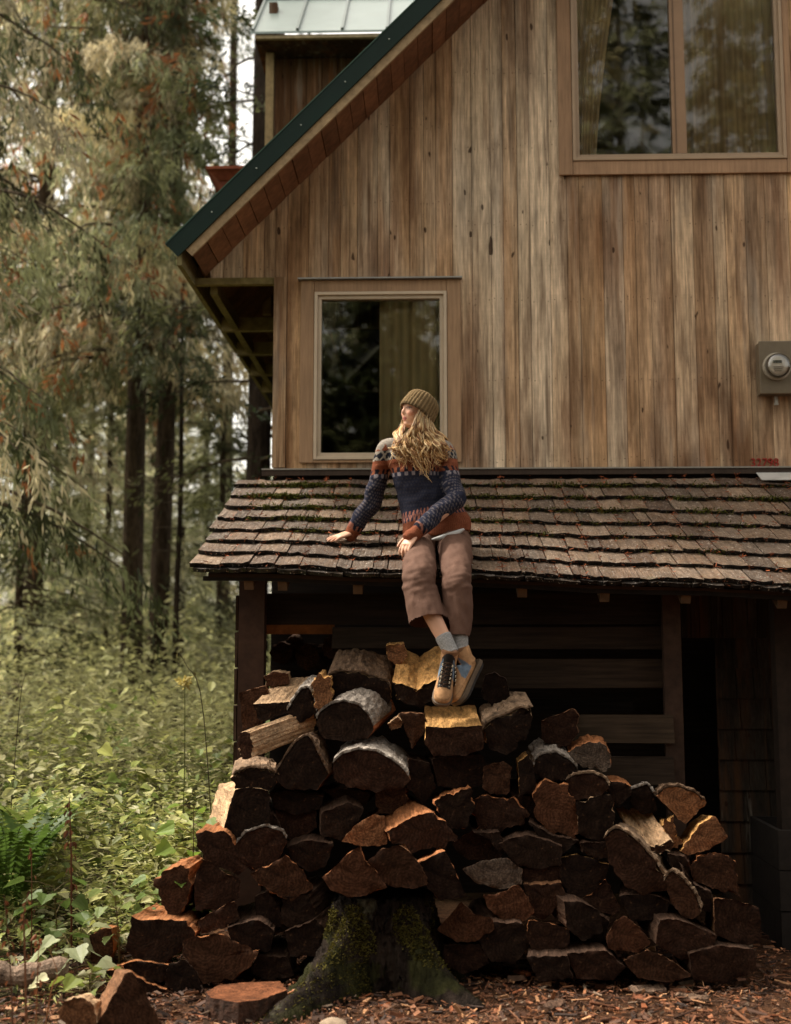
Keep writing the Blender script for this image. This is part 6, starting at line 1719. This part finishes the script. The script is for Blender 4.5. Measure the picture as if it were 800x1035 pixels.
# --- hair: wavy locks from under the beanie
hm = MB()
rh = random.Random(3)
HC = [lin(216, 180, 126), lin(198, 156, 102), lin(232, 204, 156), lin(168, 124, 78), lin(140, 98, 60), lin(226, 194, 142)]
def lock(root, ctrl, r, ph, amp):
    A = spline([tuple(root)] + [tuple(c) for c in ctrl], 30)
    pts = []; rad = []
    k1 = rh.uniform(.85, 1.2)
    for i, q in enumerate(A):
        t = i / 29; a = amp * min(1, t * 2.2)
        w = t * 2 * math.pi * 2.6 * k1 + ph
        pts.append(Vector(q) + Vector((math.cos(w) * a, math.sin(w) * a * .8, math.sin(w * .5) * a * .25)))
        rad.append((r * (1 - .75 * t ** 2.5) * min(1, .5 + t * 4), r * .55 * (1 - .75 * t ** 2.5)))
    c = np.array(rh.choice(HC)) * rh.uniform(.75, 1.12)
    cc_ = []
    for i in range(30):
        sh = .62 + .5 * (i / 29) ** .8 * 1.0
        cc_ += [c * min(sh + .15 * math.sin(i * .9 + ph), 1.15)] * 6
    v, f = tube_vf(pts, rad, 6)
    hm.add(v, f, cc_)
def brim(th, dh=-.02, k=.90):
    return bc + ha * dh + hs1 * .088 * k * math.cos(th) + hs2 * .104 * k * math.sin(th)
# near side (towards the camera) falling in front of the shoulder; hl is the person's left = camera side
for cl_ in range(36):
    u = (cl_ + .5) / 36 + rh.uniform(-.02, .02)
    lay = rh.uniform(0, 1)
    root = brim(math.radians(22 - 96 * u), -.015, .93)
    px1 = 419.5 + 22 * u; px2 = 404 + 48 * u + rh.gauss(0, 2); px3 = 399 + 49 * u + rh.gauss(0, 4)
    endy = rh.uniform(460, 484) - 50 * (u - .55) ** 2 - 6 * lay
    ph = rh.uniform(0, 6.28); amp = rh.uniform(.011, .021); yo = YP - .122 - .03 * lay
    y1 = root.y - .012 - .012 * lay
    for st_ in range(7):
        jx = rh.gauss(0, 1.2); je = rh.gauss(0, 2.2)
        lock(root + Vector((rh.gauss(0, .004), rh.gauss(0, .004), rh.gauss(0, .004))), [at(px1 + jx, 428 + 8 * u, y1), at((px1 + px2) / 2 + jx, 439 + 3 * u, (y1 + yo) / 2), at(px2 + jx, 450, yo), at(px3 + jx + je * .5, (450 + endy) / 2 + 2, yo - .004), at(px3 + 2 + jx + je, endy + rh.gauss(0, 3), yo)], rh.uniform(.0032, .006), ph + rh.gauss(0, .35), amp * rh.uniform(.8, 1.15))
# far side, past the chin onto the other shoulder
for i in range(50):
    u = rh.random()
    root = brim(math.radians(150 + 50 * u), -.015, .9)
    lock(root, [at(407 + 5 * u + rh.gauss(0, 1), 428, YP + .03), at(401 + 5 * u + rh.gauss(0, 1.5), 438, YP - .03 - .03 * u), at(399 + 8 * u + rh.gauss(0, 2), 448, YP - .10), at(401 + 12 * u + rh.gauss(0, 3), rh.uniform(456, 474), YP - .125)], rh.uniform(.003, .0065), rh.uniform(0, 6.28), rh.uniform(.006, .012))
# back of the head
for i in range(70):
    u = rh.random()
    root = brim(math.radians(-60 - 90 * u), -.012, .9)
    lock(root, [at(436 + 12 * u, 440, YP + .03 + .1 * rh.random()), at(434 + 20 * u, 452, YP + .06 + .09 * rh.random()), at(428 + 22 * u, rh.uniform(462, 476), YP + .12 + .05 * rh.random())], rh.uniform(.004, .008), rh.uniform(0, 6.28), rh.uniform(.006, .012))
# close-lying hair between hat and neck
for i in range(60):
    th = rh.uniform(0, 6.283)
    p0 = brim(th, -.01, .88)
    if (p0 - hc).dot(hf) > .02: continue
    p1 = p0 - EZ * .06 + (p0 - hc) * .03; p2 = p1 - EZ * .07 + (p0 - hc) * .1
    lock(p0, [p1, p2], rh.uniform(.008, .012), rh.uniform(0, 6.28), .004)
o = hm.obj('hair', MAT['hair'], person, smooth=True)
# ================================================================== LIGHT, SKY, CAMERA
w = D.worlds.new('World'); SC.world = w; w.use_nodes = True
N = w.node_tree.nodes; L = w.node_tree.links
SUN_EL, SUN_AZ = math.radians(57), math.radians(-72)      # azimuth measured from +Y towards +X
sky = N.new('ShaderNodeTexSky'); sky.sky_type = 'NISHITA'; sky.sun_disc = False
sky.sun_elevation = SUN_EL; sky.sun_rotation = SUN_AZ; sky.air_density = 1.2; sky.dust_density = 4.0; sky.ozone_density = 1.0
hs = N.new('ShaderNodeHueSaturation'); hs.inputs['Saturation'].default_value = .22
L.new(sky.outputs[0], hs.inputs['Color'])
mx = N.new('ShaderNodeMix'); mx.data_type = 'RGBA'; mx.blend_type = 'MULTIPLY'; mx.inputs['Factor'].default_value = 1; mx.inputs['B'].default_value = (2.6, 2.42, 2.12, 1)
L.new(hs.outputs[0], mx.inputs['A'])
bg = N['Background']; L.new(mx.outputs['Result'], bg.inputs['Color']); bg.inputs['Strength'].default_value = .15
sl = D.lights.new('sun', 'SUN'); sl.energy = 5.0; sl.angle = math.radians(9); sl.color = (1, .93, .82)
so = D.objects.new('sun', sl); COL.objects.link(so)
sd = Vector((math.sin(SUN_AZ) * math.cos(SUN_EL), math.cos(SUN_AZ) * math.cos(SUN_EL), math.sin(SUN_EL)))
so.rotation_euler = (-sd).to_track_quat('-Z', 'Y').to_euler(); so.location = (-6, 2, 12)
cam = D.cameras.new('camera'); co = D.objects.new('camera', cam); COL.objects.link(co)
co.location = (0, 0, CAMZ); co.rotation_euler = (math.pi / 2 + TILT, 0, YAW)
cam.sensor_fit = 'HORIZONTAL'; cam.sensor_width = 36; cam.lens = 36 * F / 800
cam.clip_end = 600; cam.clip_start = .05
cam.dof.use_dof = True; cam.dof.focus_distance = 6.4; cam.dof.aperture_fstop = 1.7
SC.camera = co
SC.view_settings.view_transform = 'Standard'; SC.view_settings.look = 'None'; SC.view_settings.exposure = 0
SC.render.engine = 'CYCLES'
try:
    SC.cycles.use_denoising = True; SC.cycles.max_bounces = 8; SC.cycles.transparent_max_bounces = 12
except Exception: pass
